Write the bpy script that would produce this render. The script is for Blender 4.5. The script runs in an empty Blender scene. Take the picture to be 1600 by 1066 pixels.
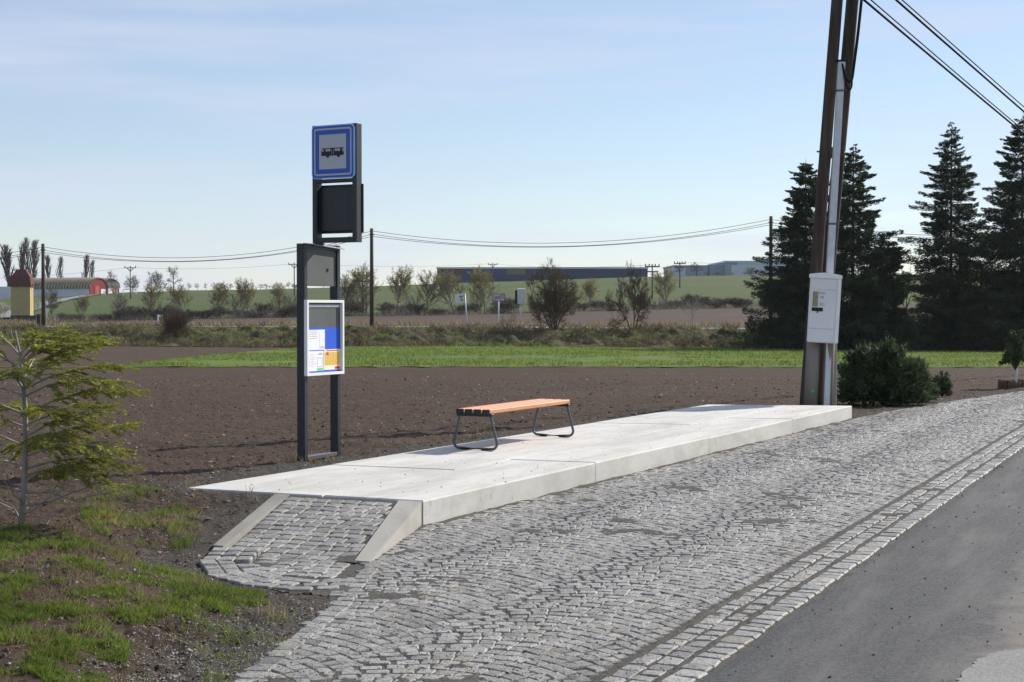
import bpy, math, random
import numpy as np
from mathutils import Vector, Matrix

R = math.radians
SC = bpy.context.scene
COL = SC.collection

# ------------------------------------------------------------------ camera
F, CX, CY, CAMZ, HORIZON = 2300.0, 800.0, 533.0, 1.77, 480.0
PITCH = math.atan((CY - HORIZON) / F)
cam_data = bpy.data.cameras.new('camera')
cam_data.sensor_width = 36.0
cam_data.lens = 36.0 * F / 1600.0
cam_data.clip_end = 6000.0
cam = bpy.data.objects.new('camera', cam_data)
COL.objects.link(cam)
cam.location = (0, 0, CAMZ)
cam.rotation_euler = (R(90) - PITCH, 0, 0)
SC.camera = cam

# ------------------------------------------------------------------ sky, sun, exposure
SUN_AZ, SUN_EL = R(52), R(33)          # azimuth clockwise from the view direction (+Y)
world = bpy.data.worlds.new('World')
SC.world = world
world.use_nodes = True
wn, wl = world.node_tree.nodes, world.node_tree.links
wn.clear()
w_out = wn.new('ShaderNodeOutputWorld')
w_bg = wn.new('ShaderNodeBackground')
w_sky = wn.new('ShaderNodeTexSky')
w_sky.sky_type = 'NISHITA'
w_sky.sun_disc = False
w_sky.sun_elevation = SUN_EL
w_sky.sun_rotation = SUN_AZ
w_sky.altitude = 200
w_sky.air_density = 1.0
w_sky.dust_density = 0.15
w_sky.ozone_density = 2.4
w_bg.inputs['Strength'].default_value = 0.096
# thin high cirrus: a veil mixed into the sky, stretched along one direction
w_co = wn.new('ShaderNodeTexCoord')
w_mp = wn.new('ShaderNodeMapping')
w_mp.inputs['Scale'].default_value = (1.1, 1.1, 11.0)
w_mp.inputs['Rotation'].default_value = (R(8), R(-6), 0)
w_nz = wn.new('ShaderNodeTexNoise')
w_nz.inputs['Scale'].default_value = 2.6
w_nz.inputs['Detail'].default_value = 7.0
w_nz.inputs['Roughness'].default_value = 0.55
w_rp = wn.new('ShaderNodeMapRange')
w_rp.inputs['From Min'].default_value = 0.42
w_rp.inputs['From Max'].default_value = 0.80
w_rp.inputs['To Min'].default_value = 0.30
w_rp.inputs['To Max'].default_value = 0.95
w_mx = wn.new('ShaderNodeMix')
w_mx.data_type = 'RGBA'
w_mx.inputs['B'].default_value = (5.6, 6.0, 7.4, 1)
wl.new(w_co.outputs['Generated'], w_mp.inputs['Vector'])
wl.new(w_mp.outputs['Vector'], w_nz.inputs['Vector'])
wl.new(w_nz.outputs['Fac'], w_rp.inputs['Value'])
wl.new(w_rp.outputs['Result'], w_mx.inputs['Factor'])
wl.new(w_sky.outputs['Color'], w_mx.inputs['A'])
wl.new(w_mx.outputs['Result'], w_bg.inputs['Color'])
wl.new(w_bg.outputs['Background'], w_out.inputs['Surface'])

sun_data = bpy.data.lights.new('sun', 'SUN')
sun_data.energy = 5.0
sun_data.angle = R(0.53)
sun_data.color = (1.0, 0.94, 0.85)
sun = bpy.data.objects.new('sun', sun_data)
COL.objects.link(sun)
SUNV = Vector((math.sin(SUN_AZ) * math.cos(SUN_EL), math.cos(SUN_AZ) * math.cos(SUN_EL), math.sin(SUN_EL)))
sun.rotation_euler = SUNV.to_track_quat('Z', 'Y').to_euler()
sun.location = SUNV * 100

SC.view_settings.view_transform = 'Standard'
SC.view_settings.look = 'None'
SC.view_settings.exposure = 0.38
SC.view_settings.gamma = 1.0
SC.view_settings.use_curve_mapping = False
SC.cycles.max_bounces = 6
SC.cycles.use_denoising = True
SC.cycles.denoiser = 'OPENIMAGEDENOISE'
SC.cycles.denoising_input_passes = 'RGB_ALBEDO_NORMAL'
SC.cycles.denoising_prefilter = 'ACCURATE'

# ------------------------------------------------------------------ helpers
rng = np.random.default_rng(7)


def ray(px, py):
    v = (CY - py) / F
    yc = math.cos(PITCH) + v * math.sin(PITCH)
    return (px - CX) / F / yc, (-math.sin(PITCH) + v * math.cos(PITCH)) / yc


def at(px, py, d):
    a, b = ray(px, py)
    return np.array((a * d, d, CAMZ + b * d))


def on_z(px, py, z):
    a, b = ray(px, py)
    d = (z - CAMZ) / b
    return np.array((a * d, d, z))


def hash2(ix, iy, seed):
    h = (ix.astype(np.int64) * 374761393 + iy.astype(np.int64) * 668265263 + seed * 1442695041) & 0x7fffffff
    h = ((h ^ (h >> 13)) * 1274126177) & 0x7fffffff
    return ((h ^ (h >> 16)) & 0xffff) / 65535.0


def vnoise(x, y, seed=0):
    x0, y0 = np.floor(x), np.floor(y)
    fx, fy = x - x0, y - y0
    fx, fy = fx * fx * (3 - 2 * fx), fy * fy * (3 - 2 * fy)
    a, b = hash2(x0, y0, seed), hash2(x0 + 1, y0, seed)
    c, d = hash2(x0, y0 + 1, seed), hash2(x0 + 1, y0 + 1, seed)
    return (a + (b - a) * fx) * (1 - fy) + (c + (d - c) * fx) * fy


def fbm(x, y, seed=0, octv=4, gain=0.5):
    s, a, t = 0, 1.0, 0
    for k in range(octv):
        s = s + a * vnoise(x * 2 ** k + 17.3 * k, y * 2 ** k - 9.1 * k, seed + k)
        t += a
        a *= gain
    return s / t


def sstep(a, b, x):
    t = np.clip((x - a) / (b - a), 0, 1)
    return t * t * (3 - 2 * t)


def make_mesh(name, verts, faces, smooth=False, attrs=None, mats=None, mat_idx=None):
    """verts (n,3); faces (m,k) array or list of such arrays"""
    if not isinstance(faces, list):
        faces = [faces]
    faces = [np.asarray(f, dtype=np.int32) for f in faces if len(f)]
    me = bpy.data.meshes.new(name)
    v = np.ascontiguousarray(verts, dtype=np.float32)
    me.vertices.add(len(v))
    me.vertices.foreach_set('co', v.ravel())
    loops = np.concatenate([f.ravel() for f in faces])
    tot = np.concatenate([np.full(len(f), f.shape[1], np.int32) for f in faces])
    start = np.concatenate(([0], np.cumsum(tot)[:-1])).astype(np.int32)
    me.loops.add(len(loops))
    me.loops.foreach_set('vertex_index', loops.astype(np.int32))
    me.polygons.add(len(tot))
    me.polygons.foreach_set('loop_start', start)
    me.polygons.foreach_set('loop_total', tot)
    me.polygons.foreach_set('use_smooth', np.full(len(tot), smooth, dtype=bool))
    if mat_idx is not None:
        me.polygons.foreach_set('material_index', np.asarray(mat_idx, dtype=np.int32))
    for k, val in (attrs or {}).items():
        at_ = me.attributes.new(k, 'FLOAT', 'POINT')
        at_.data.foreach_set('value', np.asarray(val, dtype=np.float32))
    me.update(calc_edges=True)
    for m in (mats or []):
        me.materials.append(m)
    return me


def link(name, me, parent=None, loc=None, rz=None, smooth=None):
    o = bpy.data.objects.new(name, me)
    COL.objects.link(o)
    if parent is not None:
        o.parent = parent
    if loc is not None:
        o.location = tuple(float(c) for c in loc)
    if rz is not None:
        o.rotation_euler = (0, 0, rz)
    return o


def tag(o, label, cat, group=None):
    o['label'] = label
    o['category'] = cat
    if group:
        o['group'] = group
    return o


def empty(name, loc, rz=0, label=None, cat=None, group=None):
    o = link(name, None, None, loc, rz)
    o.empty_display_size = 0.2
    if label:
        tag(o, label, cat, group)
    return o


def struct(o):
    o['kind'] = 'structure'
    return o


def stuff(o):
    o['kind'] = 'stuff'
    return o


def copy_tree(o, parent=None):
    c = o.copy()
    COL.objects.link(c)
    c.parent = parent
    for ch in list(o.children):
        copy_tree(ch, c)
    return c


class MB:
    """collects shapes into one mesh"""

    def __init__(self):
        self.v, self.f, self.n = [], [], 0

    def add(self, verts, faces):
        verts = np.asarray(verts, dtype=float)
        self.v.append(verts)
        for f in (faces if isinstance(faces, list) else [faces]):
            f = np.asarray(f)
            if len(f):
                self.f.append(f + self.n)
        self.n += len(verts)
        return self

    def box(self, x0, x1, y0, y1, z0, z1, bev=0.0):
        if bev <= 0:
            v = [(x, y, z) for z in (z0, z1) for y in (y0, y1) for x in (x0, x1)]
            f = [(0, 2, 3, 1), (4, 5, 7, 6), (0, 1, 5, 4), (2, 6, 7, 3), (0, 4, 6, 2), (1, 3, 7, 5)]
            return self.add(v, np.array(f))
        b = bev
        v, idx = [], {}
        for i, x in enumerate((x0, x1)):
            for j, y in enumerate((y0, y1)):
                for k, z in enumerate((z0, z1)):
                    sx, sy, sz = (1, -1)[i] * b, (1, -1)[j] * b, (1, -1)[k] * b
                    idx[i, j, k] = len(v)
                    v += [(x, y + sy, z + sz), (x + sx, y, z + sz), (x + sx, y + sy, z)]
        q, t = [], []
        for i in (0, 1):
            a = [idx[i, 0, 0], idx[i, 1, 0], idx[i, 1, 1], idx[i, 0, 1]]
            q.append(a if i else a[::-1])
            a = [idx[0, i, 0] + 1, idx[1, i, 0] + 1, idx[1, i, 1] + 1, idx[0, i, 1] + 1]
            q.append(a[::-1] if i else a)
            a = [idx[0, 0, i] + 2, idx[1, 0, i] + 2, idx[1, 1, i] + 2, idx[0, 1, i] + 2]
            q.append(a if i else a[::-1])
        for i in (0, 1):
            for j in (0, 1):
                q.append([idx[i, j, 0], idx[i, j, 1], idx[i, j, 1] + 1, idx[i, j, 0] + 1])
                q.append([idx[i, 0, j], idx[i, 1, j], idx[i, 1, j] + 2, idx[i, 0, j] + 2])
                q.append([idx[0, i, j] + 1, idx[1, i, j] + 1, idx[1, i, j] + 2, idx[0, i, j] + 2])
        for k in idx.values():
            t.append([k, k + 1, k + 2])
        return self.add(v, [np.array(q), np.array(t)])

    def tube(self, pts, rad, sides=8, caps=True):
        pts = np.asarray(pts, dtype=float)
        n = len(pts)
        rad = np.broadcast_to(np.asarray(rad, dtype=float), (n,))
        tan = np.gradient(pts, axis=0)
        tan /= np.maximum(np.linalg.norm(tan, axis=1, keepdims=True), 1e-9)
        up = np.array((0, 0, 1.0)) if abs(tan[0][2]) < 0.9 else np.array((1.0, 0, 0))
        a = np.cross(tan, up)
        a /= np.maximum(np.linalg.norm(a, axis=1, keepdims=True), 1e-9)
        b = np.cross(tan, a)
        th = np.arange(sides) * 2 * np.pi / sides
        ring = a[:, None, :] * np.cos(th)[None, :, None] + b[:, None, :] * np.sin(th)[None, :, None]
        v = (pts[:, None, :] + ring * rad[:, None, None]).reshape(-1, 3)
        i = np.arange(n - 1)[:, None] * sides
        j = np.arange(sides)[None, :]
        k = (j + 1) % sides
        f = np.stack([i + j, i + k, i + sides + k, i + sides + j], -1).reshape(-1, 4)
        fs = [f]
        if caps:
            v = np.vstack([v, pts[:1], pts[-1:]])
            c0, c1 = n * sides, n * sides + 1
            jj, kk = np.arange(sides), (np.arange(sides) + 1) % sides
            fs.append(np.stack([np.full(sides, c0), kk, jj], -1))
            fs.append(np.stack([np.full(sides, c1), (n - 1) * sides + jj, (n - 1) * sides + kk], -1))
        return self.add(v, fs)

    def prism(self, poly, y0, y1, axis='y'):
        """extrude a polygon given in (x,z) along y (axis='y') or (x,y) along z"""
        p = np.asarray(poly, dtype=float)
        n = len(p)
        if axis == 'y':
            v = np.vstack([np.c_[p[:, 0], np.full(n, y0), p[:, 1]], np.c_[p[:, 0], np.full(n, y1), p[:, 1]]])
        elif axis == 'x':
            v = np.vstack([np.c_[np.full(n, y0), p[:, 0], p[:, 1]], np.c_[np.full(n, y1), p[:, 0], p[:, 1]]])
        else:
            v = np.vstack([np.c_[p, np.full(n, y0)], np.c_[p, np.full(n, y1)]])
        i = np.arange(n)
        k = (i + 1) % n
        return self.add(v, [np.stack([i, k, k + n, i + n], -1), np.array([i[::-1]]), np.array([i + n])])

    def build(self, name, m, parent=None, smooth=False, loc=None, rz=None, mats=None):
        # faces of equal size are merged into one array
        by = {}
        for f in self.f:
            by.setdefault(f.shape[1], []).append(f)
        me = make_mesh(name, np.vstack(self.v), [np.vstack(x) for x in by.values()], smooth, mats=[m])
        return link(name, me, parent, loc, rz)


def part(name, m, parent, *boxes, bev=0.0, smooth=False):
    mb = MB()
    for b in boxes:
        mb.box(*b, bev=bev)
    return mb.build(name, m, parent, smooth)


# ------------------------------------------------------------------ materials
def srgb(h):
    h = h.lstrip('#')
    c = [int(h[i:i + 2], 16) / 255 for i in (0, 2, 4)]
    return tuple((x / 12.92 if x < 0.04045 else ((x + 0.055) / 1.055) ** 2.4) for x in c) + (1,)


class NT:
    def __init__(self, name):
        self.m = bpy.data.materials.new(name)
        self.m.use_nodes = True
        self.n, self.l = self.m.node_tree.nodes, self.m.node_tree.links
        self.b = self.n['Principled BSDF']
        self.out = self.n['Material Output']

    def new(self, t, **kw):
        nd = self.n.new(t)
        for k, v in kw.items():
            if k in nd.inputs:
                if hasattr(v, 'is_linked'):
                    self.l.new(v, nd.inputs[k])
                else:
                    nd.inputs[k].default_value = v
            else:
                setattr(nd, k, v)
        return nd

    def pos(self, obj=False, scale=None):
        if obj:
            o = self.new('ShaderNodeTexCoord').outputs['Object']
        else:
            o = self.new('ShaderNodeNewGeometry').outputs['Position']
        if scale:
            mp = self.new('ShaderNodeMapping', Vector=o, Scale=scale)
            o = mp.outputs['Vector']
        return o

    def noise(self, vec, scale, detail=4.0, rough=0.55, dist=0.0):
        return self.new('ShaderNodeTexNoise', Vector=vec, Scale=scale, Detail=detail, Roughness=rough, Distortion=dist).outputs['Fac']

    def ramp(self, val, a, b, lo=0.0, hi=1.0):
        return self.new('ShaderNodeMapRange', **{'Value': val, 'From Min': a, 'From Max': b, 'To Min': lo, 'To Max': hi}).outputs['Result']

    def mix(self, fac, a, b, mode='MIX'):
        nd = self.new('ShaderNodeMix', data_type='RGBA', blend_type=mode)
        for k, v in (('Factor', fac), ('A', a), ('B', b)):
            s = [i for i in nd.inputs if i.name == k and (i.type == 'RGBA' or k == 'Factor') and i.enabled][0]
            if hasattr(v, 'is_linked'):
                self.l.new(v, s)
            else:
                s.default_value = v
        return [o for o in nd.outputs if o.type == 'RGBA'][0]

    def math(self, op, a, b=0.0):
        nd = self.n.new('ShaderNodeMath')
        nd.operation = op
        for i, v in enumerate((a, b)):
            if hasattr(v, 'is_linked'):
                self.l.new(v, nd.inputs[i])
            else:
                nd.inputs[i].default_value = v
        return nd.outputs[0]

    def attr(self, name):
        return self.new('ShaderNodeAttribute', attribute_name=name).outputs['Fac']

    def bump(self, h, strength=0.3, dist=0.01):
        b = self.new('ShaderNodeBump', Height=h, Strength=strength, Distance=dist)
        self.l.new(b.outputs['Normal'], self.b.inputs['Normal'])

    def done(self, color, rough=0.8, spec=0.3, metal=0.0):
        for k, v in (('Base Color', color), ('Roughness', rough), ('Specular IOR Level', spec), ('Metallic', metal)):
            if hasattr(v, 'is_linked'):
                self.l.new(v, self.b.inputs[k])
            else:
                self.b.inputs[k].default_value = v
        return self.m


def c4(r, g, b):
    return (r, g, b, 1.0)


def m_plain(name, c1, c2, scale=6.0, rough=0.6, spec=0.4, bump=0.0, bscale=60.0, metal=0.0, obj=True, stretch=None, bdist=0.004, detail=5.0):
    t = NT(name)
    p = t.pos(obj, stretch)
    f = t.ramp(t.noise(p, scale, detail), 0.32, 0.68)
    col = t.mix(f, c1, c2)
    if bump:
        t.bump(t.noise(p, bscale, 4.0), bump, bdist)
    return t.done(col, rough, spec, metal)


def m_leaf(name, c1, c2, scale=1.5, trans=0.35, rough=0.55, spec=0.3, tint=None):
    t = NT(name)
    isl = t.new('ShaderNodeNewGeometry').outputs['Random Per Island']
    col = t.mix(isl, c1, c2)
    n = t.ramp(t.noise(t.pos(True), scale, 2.0), 0.3, 0.7, 0.65, 1.25)
    col = t.mix(1.0, col, t.new('ShaderNodeCombineColor', Red=n, Green=n, Blue=n).outputs[0], 'MULTIPLY')
    t.done(col, rough, spec)
    tr = t.new('ShaderNodeBsdfTranslucent')
    t.l.new(col, tr.inputs['Color'])
    mx = t.new('ShaderNodeMixShader')
    mx.inputs[0].default_value = trans
    t.l.new(t.b.outputs[0], mx.inputs[1])
    t.l.new(tr.outputs[0], mx.inputs[2])
    t.l.new(mx.outputs[0], t.out.inputs['Surface'])
    return t.m


M = {}


def soil_material():
    t = NT('ploughed_soil')
    p = t.pos()
    big = t.ramp(t.noise(p, 0.25, 4.0), 0.3, 0.7)
    med = t.noise(t.pos(False, (0.5, 2.2, 1)), 1.6, 5.0, 0.6)
    fine = t.noise(p, 26.0, 6.0, 0.7)
    col = t.mix(big, c4(.052, .036, .026), c4(.069, .048, .035))
    col = t.mix(t.ramp(med, 0.35, 0.7, 0, 0.7), col, c4(.040, .027, .019))
    col = t.mix(t.ramp(fine, 0.42, 0.78, 0, 0.8), col, c4(.125, .089, .064))
    band = t.noise(t.pos(False, (0.06, 1.0, 1)), 1.1, 4.0, 0.6)
    col = t.mix(t.ramp(band, 0.38, 0.66, 0, 0.6), col, c4(.084, .059, .043))
    # straw and pale stones lying in the soil
    sp = t.noise(t.pos(False, (1.0, 1.6, 1)), 34.0, 2.0, 0.5)
    col = t.mix(t.ramp(sp, 0.71, 0.75, 0, 0.75), col, c4(.36, .29, .20))
    # gravelly strip beside the paving
    g = t.attr('gravel')
    gr = t.mix(t.ramp(fine, 0.35, 0.7), c4(.042, .037, .032), c4(.105, .095, .083))
    gf = t.ramp(t.math('ADD', g, t.math('MULTIPLY', t.math('SUBTRACT', t.noise(p, 2.4, 5.0), 0.5), 0.9)), 0.35, 0.65)
    col = t.mix(gf, col, gr)
    h = t.math('ADD', t.math('MULTIPLY', fine, 0.6), t.math('MULTIPLY', t.noise(p, 7.0, 5.0, 0.65), 1.0))
    t.bump(h, 0.9, 0.06)
    return t.done(col, 0.95, 0.12)


M['soil'] = soil_material()


def ground_mix(name, c1, c2, c3, sc1, sc2, stretch=(1, 1, 1), bump=0.6, bd=0.1, rough=0.95):
    t = NT(name)
    p = t.pos(False, stretch)
    a = t.ramp(t.noise(p, sc1, 5.0, 0.6), 0.33, 0.67)
    b = t.ramp(t.noise(p, sc2, 5.0, 0.65), 0.45, 0.72)
    col = t.mix(b, t.mix(a, c1, c2), c3)
    t.bump(t.noise(p, sc2 * 1.7, 5.0, 0.65), bump, bd)
    return t.done(col, rough, 0.1)


M['strip'] = ground_mix('sown_grass', c4(.075, .125, .022), c4(.11, .165, .030), c4(.10, .10, .045), 0.12, 1.3, (0.35, 1, 1))
M['bank'] = ground_mix('rough_bank', c4(.075, .062, .040), c4(.050, .062, .024), c4(.12, .095, .062), 0.3, 1.1, (1, 1, 1), 0.9, 0.25)
M['verge'] = ground_mix('verge_grass', c4(.09, .12, .03), c4(.13, .13, .055), c4(.16, .135, .08), 0.25, 1.4, (0.4, 1, 1))
M['field2'] = ground_mix('far_soil', c4(.080, .058, .046), c4(.096, .070, .055), c4(.070, .052, .042), 0.05, 0.8, (0.12, 1, 1), 0.4, 0.1)
M['hill'] = ground_mix('hill_grass', c4(.050, .092, .020), c4(.095, .100, .040), c4(.075, .088, .038), 0.010, 0.05, (0.25, 1.2, 1), 0.3, 0.3)
M['base'] = ground_mix('meadow', c4(.07, .09, .035), c4(.09, .085, .05), c4(.10, .09, .06), 0.01, 0.2)


def asphalt_material(name, lo, hi, dust, road=False):
    t = NT(name)
    p = t.pos()
    fine = t.noise(p, 130.0, 3.0, 0.7)
    ag = t.new('ShaderNodeTexVoronoi', Vector=p, Scale=95.0).outputs['Color']
    agv = t.new('ShaderNodeSeparateColor', Color=ag).outputs[0]
    col = t.mix(t.ramp(agv, 0.1, 0.95), lo, hi)
    if road:
        sv = t.new('ShaderNodeCombineXYZ', X=t.math('MULTIPLY', t.attr('along'), 0.35), Y=t.math('MULTIPLY', t.attr('across'), 2.2)).outputs[0]
        big = t.noise(sv, 1.3, 6.0, 0.65)
        col = t.mix(t.ramp(big, 0.45, 0.72, 0, 0.75), col, dust)
        dz = t.math('ADD', t.attr('dusty'), t.math('MULTIPLY', t.math('SUBTRACT', t.noise(p, 3.0, 6.0, 0.7), 0.5), 1.3))
        col = t.mix(t.ramp(dz, 0.30, 0.75, 0, 0.85), col, c4(.165, .15, .13))
        col = t.mix(t.ramp(t.noise(p, 38.0, 3.0, 0.6), 0.64, 0.70, 0, 0.7), col, c4(.014, .014, .015))
    else:
        big = t.noise(t.pos(False, (1.0, 0.45, 1)), 0.9, 5.0, 0.6)
        col = t.mix(t.ramp(big, 0.50, 0.72, 0, 0.55), col, dust)
    col = t.mix(t.ramp(fine, 0.62, 0.75, 0, 0.5), col, c4(.20, .19, .18))
    t.bump(t.math('ADD', t.math('MULTIPLY', agv, 0.5), fine), 0.5, 0.006)
    return t.done(col, 0.82, 0.35)


M['asphalt'] = asphalt_material('asphalt', c4(.026, .027, .029), c4(.072, .073, .076), c4(.125, .122, .116), True)
M['old_asphalt'] = asphalt_material('worn_asphalt', c4(.15, .148, .142), c4(.24, .236, .225), c4(.27, .26, .245))


def concrete_material(name, base, dark, streak=True):
    t = NT(name)
    p = t.pos(True)
    a = t.ramp(t.noise(p, 1.3, 6.0, 0.6), 0.3, 0.72)
    col = t.mix(a, base, tuple(0.90 * x for x in base[:3]) + (1,))
    col = t.mix(t.ramp(t.noise(t.pos(True, (3.0, 0.7, 1.5)), 2.2, 7.0, 0.75), 0.48, 0.78, 0, 0.7), col, dark)
    wet = t.noise(t.pos(True, (1.6, 0.5, 1.0)), 0.9, 5.0, 0.65, 0.6)
    col = t.mix(t.ramp(wet, 0.45, 0.66, 0, 0.55), col, dark)
    blot = t.math('MULTIPLY', t.ramp(t.noise(t.pos(True, (1.0, 2.2, 1.0)), 4.5, 5.0, 0.6), 0.63, 0.70), t.ramp(t.noise(p, 60.0, 3.0, 0.7), 0.4, 0.6))
    col = t.mix(t.math('MULTIPLY', blot, 0.6), col, c4(.13, .12, .105))
    pit = t.new('ShaderNodeTexVoronoi', Vector=p, Scale=17.0, Randomness=1.0).outputs['Distance']
    pitm = t.math('MULTIPLY', t.ramp(pit, 0.035, 0.075, 1, 0), t.ramp(t.noise(p, 5.0, 3.0), 0.42, 0.55))
    col = t.mix(t.math('MULTIPLY', pitm, 0.75), col, c4(.10, .095, .085))
    t.bump(t.math('SUBTRACT', t.noise(p, 45.0, 5.0, 0.6), t.math('MULTIPLY', pitm, 0.8)), 0.25, 0.004)
    return t.done(col, 0.85, 0.25)


M['concrete'] = concrete_material('concrete_slab', c4(.59, .575, .54), c4(.35, .335, .30))
M['kerb_concrete'] = concrete_material('kerb_concrete', c4(.37, .355, .32), c4(.22, .21, .185))
M['old_kerb'] = concrete_material('weathered_kerb', c4(.27, .26, .235), c4(.15, .14, .125))
M['stub'] = m_plain('weathered_stub', c4(.15, .135, .115), c4(.235, .215, .185), 7.0, 0.85, 0.2, 0.5, 40, stretch=(1, 1, 0.15))


def granite_material():
    t = NT('granite_sett')
    isl = t.new('ShaderNodeNewGeometry').outputs['Random Per Island']
    ob = t.new('ShaderNodeObjectInfo').outputs['Random']
    r = t.math('FRACT', t.math('ADD', isl, ob))
    r2 = t.math('FRACT', t.math('MULTIPLY', r, 7.31))
    p = t.pos()
    col = t.mix(r, c4(.26, .253, .236), c4(.42, .408, .38))
    col = t.mix(t.ramp(r2, 0.93, 0.97), col, c4(.30, .27, .22))
    col = t.mix(t.ramp(r2, 0.05, 0.0), col, c4(.15, .14, .135))
    sp = t.noise(p, 170.0, 3.0, 0.7)
    col = t.mix(t.ramp(sp, 0.52, 0.64, 0, 0.75), col, c4(.08, .076, .07))
    col = t.mix(t.ramp(t.noise(p, 62.0, 4.0, 0.75), 0.51, 0.64, 0, 0.85), col, c4(.085, .08, .07))
    col = t.mix(t.ramp(t.noise(p, 22.0, 4.0, 0.6), 0.50, 0.70, 0, 0.75), col, c4(.115, .105, .092))
    col = t.mix(t.ramp(t.noise(p, 1.1, 4.0, 0.6), 0.45, 0.70, 0, 0.5), col, c4(.14, .13, .115))
    t.bump(t.math('ADD', t.noise(p, 42.0, 5.0, 0.7), t.math('MULTIPLY', sp, 0.35)), 0.8, 0.010)
    return t.done(col, 0.6, 0.45)


M['granite'] = granite_material()
M['grit'] = ground_mix('joint_grit', c4(.055, .051, .045), c4(.085, .079, .070), c4(.15, .142, .128), 3.0, 55.0, (1, 1, 1), 0.7, 0.006)
M['steel'] = m_plain('anthracite_paint', c4(.013, .018, .024), c4(.018, .023, .030), 8.0, 0.42, 0.45, 0.04, 200)
M['steel_grey'] = m_plain('grey_paint', c4(.075, .082, .088), c4(.09, .097, .10), 6.0, 0.45, 0.4)
M['flash'] = m_plain('bent_flashing', c4(.30, .31, .32), c4(.40, .41, .42), 6.0, 0.35, 0.5, metal=0.3)
M['panel_grey'] = m_plain('grey_board', c4(.075, .085, .085), c4(.10, .108, .105), 3.0, 0.6, 0.3, 0.05, 120)
M['white_alu'] = m_plain('white_aluminium', c4(.72, .73, .74), c4(.80, .80, .80), 5.0, 0.35, 0.5)
M['blue'] = m_plain('sign_blue', c4(.008, .075, .42), c4(.010, .085, .46), 3.0, 0.35, 0.45)
M['sign_edge'] = m_plain('sign_pale_blue', c4(.30, .50, .80), c4(.36, .55, .82), 3.0, 0.4, 0.4)
M['sign_white'] = m_plain('sign_white', c4(.42, .44, .50), c4(.47, .49, .54), 3.0, 0.45, 0.4)
M['black'] = m_plain('black_print', c4(.012, .013, .02), c4(.016, .017, .024), 3.0, 0.5, 0.3)
M['paper'] = m_plain('white_paper', c4(.76, .77, .80), c4(.82, .82, .84), 3.0, 0.75, 0.2)
M['paper_blue'] = m_plain('blue_card', c4(.015, .09, .55), c4(.02, .11, .62), 3.0, 0.6, 0.3)
M['paper_yellow'] = m_plain('yellow_print', c4(.80, .50, .06), c4(.85, .56, .10), 3.0, 0.7, 0.2)
M['paper_cream'] = m_plain('cream_paper', c4(.78, .72, .52), c4(.80, .75, .58), 3.0, 0.7, 0.2)
M['paper_red'] = m_plain('red_print', c4(.60, .03, .04), c4(.65, .04, .05), 3.0, 0.6, 0.3)
M['paper_green'] = m_plain('green_print', c4(.16, .50, .14), c4(.20, .55, .18), 3.0, 0.6, 0.3)
M['ink'] = m_plain('grey_ink', c4(.22, .22, .26), c4(.30, .30, .34), 3.0, 0.7, 0.2)
M['bench_wood'] = m_plain('oiled_wood', c4(.52, .215, .095), c4(.63, .29, .14), 5.0, 0.5, 0.35, 0.25, 30, stretch=(9, 1, 9))
M['pole_wood'] = m_plain('pole_wood', c4(.045, .036, .029), c4(.095, .078, .062), 9.0, 0.85, 0.2, 0.6, 35, stretch=(1, 1, 0.08))
M['pole_wood_near'] = m_plain('weathered_pole_wood', c4(.036, .028, .022), c4(.085, .067, .052), 12.0, 0.85, 0.2, 0.7, 45, stretch=(1, 1, 0.06), bdist=0.01)
M['cable'] = m_plain('black_cable', c4(.014, .014, .015), c4(.022, .022, .023), 4.0, 0.9, 0.1)
M['galv'] = m_plain('galvanised_conduit', c4(.48, .51, .55), c4(.58, .61, .65), 9.0, 0.45, 0.5, metal=0.1)
M['box_white'] = m_plain('cabinet_white', c4(.62, .64, .66), c4(.70, .715, .73), 2.0, 0.4, 0.45, 0.05, 30)
M['seam'] = m_plain('dark_gap', c4(.02, .02, .02), c4(.03, .03, .03), 5.0, 0.8, 0.2)
M['label_paper'] = m_plain('peeling_label', c4(.22, .20, .10), c4(.36, .34, .25), 30.0, 0.85, 0.1)
M['label_pale'] = m_plain('pale_label', c4(.42, .43, .40), c4(.56, .57, .54), 25.0, 0.85, 0.1)
M['green_tag'] = m_plain('green_tag', c4(.03, .30, .20), c4(.04, .38, .26), 8.0, 0.5, 0.3)
M['bark'] = m_plain('bark', c4(.055, .043, .034), c4(.10, .082, .066), 8.0, 0.9, 0.15, 0.6, 20, stretch=(1, 1, 0.3), bdist=0.02)
M['bark_pale'] = m_plain('pale_bark', c4(.19, .17, .145), c4(.36, .33, .29), 14.0, 0.85, 0.2, 0.5, 60, stretch=(1, 1, 0.5))
M['twig'] = m_plain('twigs', c4(.10, .082, .068), c4(.155, .13, .11), 1.5, 0.9, 0.1)
M['twig_hazed'] = m_plain('hazed_grey_twigs', c4(.16, .135, .115), c4(.23, .20, .175), 0.3, 0.9, 0.1)  # paler twigs for far trees, distance haze put into the colour
M['twig_brown'] = m_plain('brown_twigs', c4(.080, .052, .036), c4(.125, .085, .06), 1.5, 0.9, 0.1)
M['leaf_birch'] = m_leaf('young_birch_leaves', c4(.17, .155, .045), c4(.26, .225, .085), 0.6, 0.45)
M['leaf_olive'] = m_leaf('olive_buds', c4(.085, .085, .025), c4(.13, .12, .04), 0.6, 0.3)
M['blossom'] = m_leaf('pale_blossom', c4(.42, .40, .33), c4(.55, .53, .46), 0.6, 0.3)
M['spruce'] = m_leaf('spruce_needles', c4(.020, .036, .016), c4(.060, .082, .028), 0.5, 0.15, 0.6, 0.25)
M['juniper'] = m_leaf('juniper_sprays', c4(.030, .052, .024), c4(.095, .13, .055), 2.0, 0.25, 0.6, 0.25)
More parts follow.
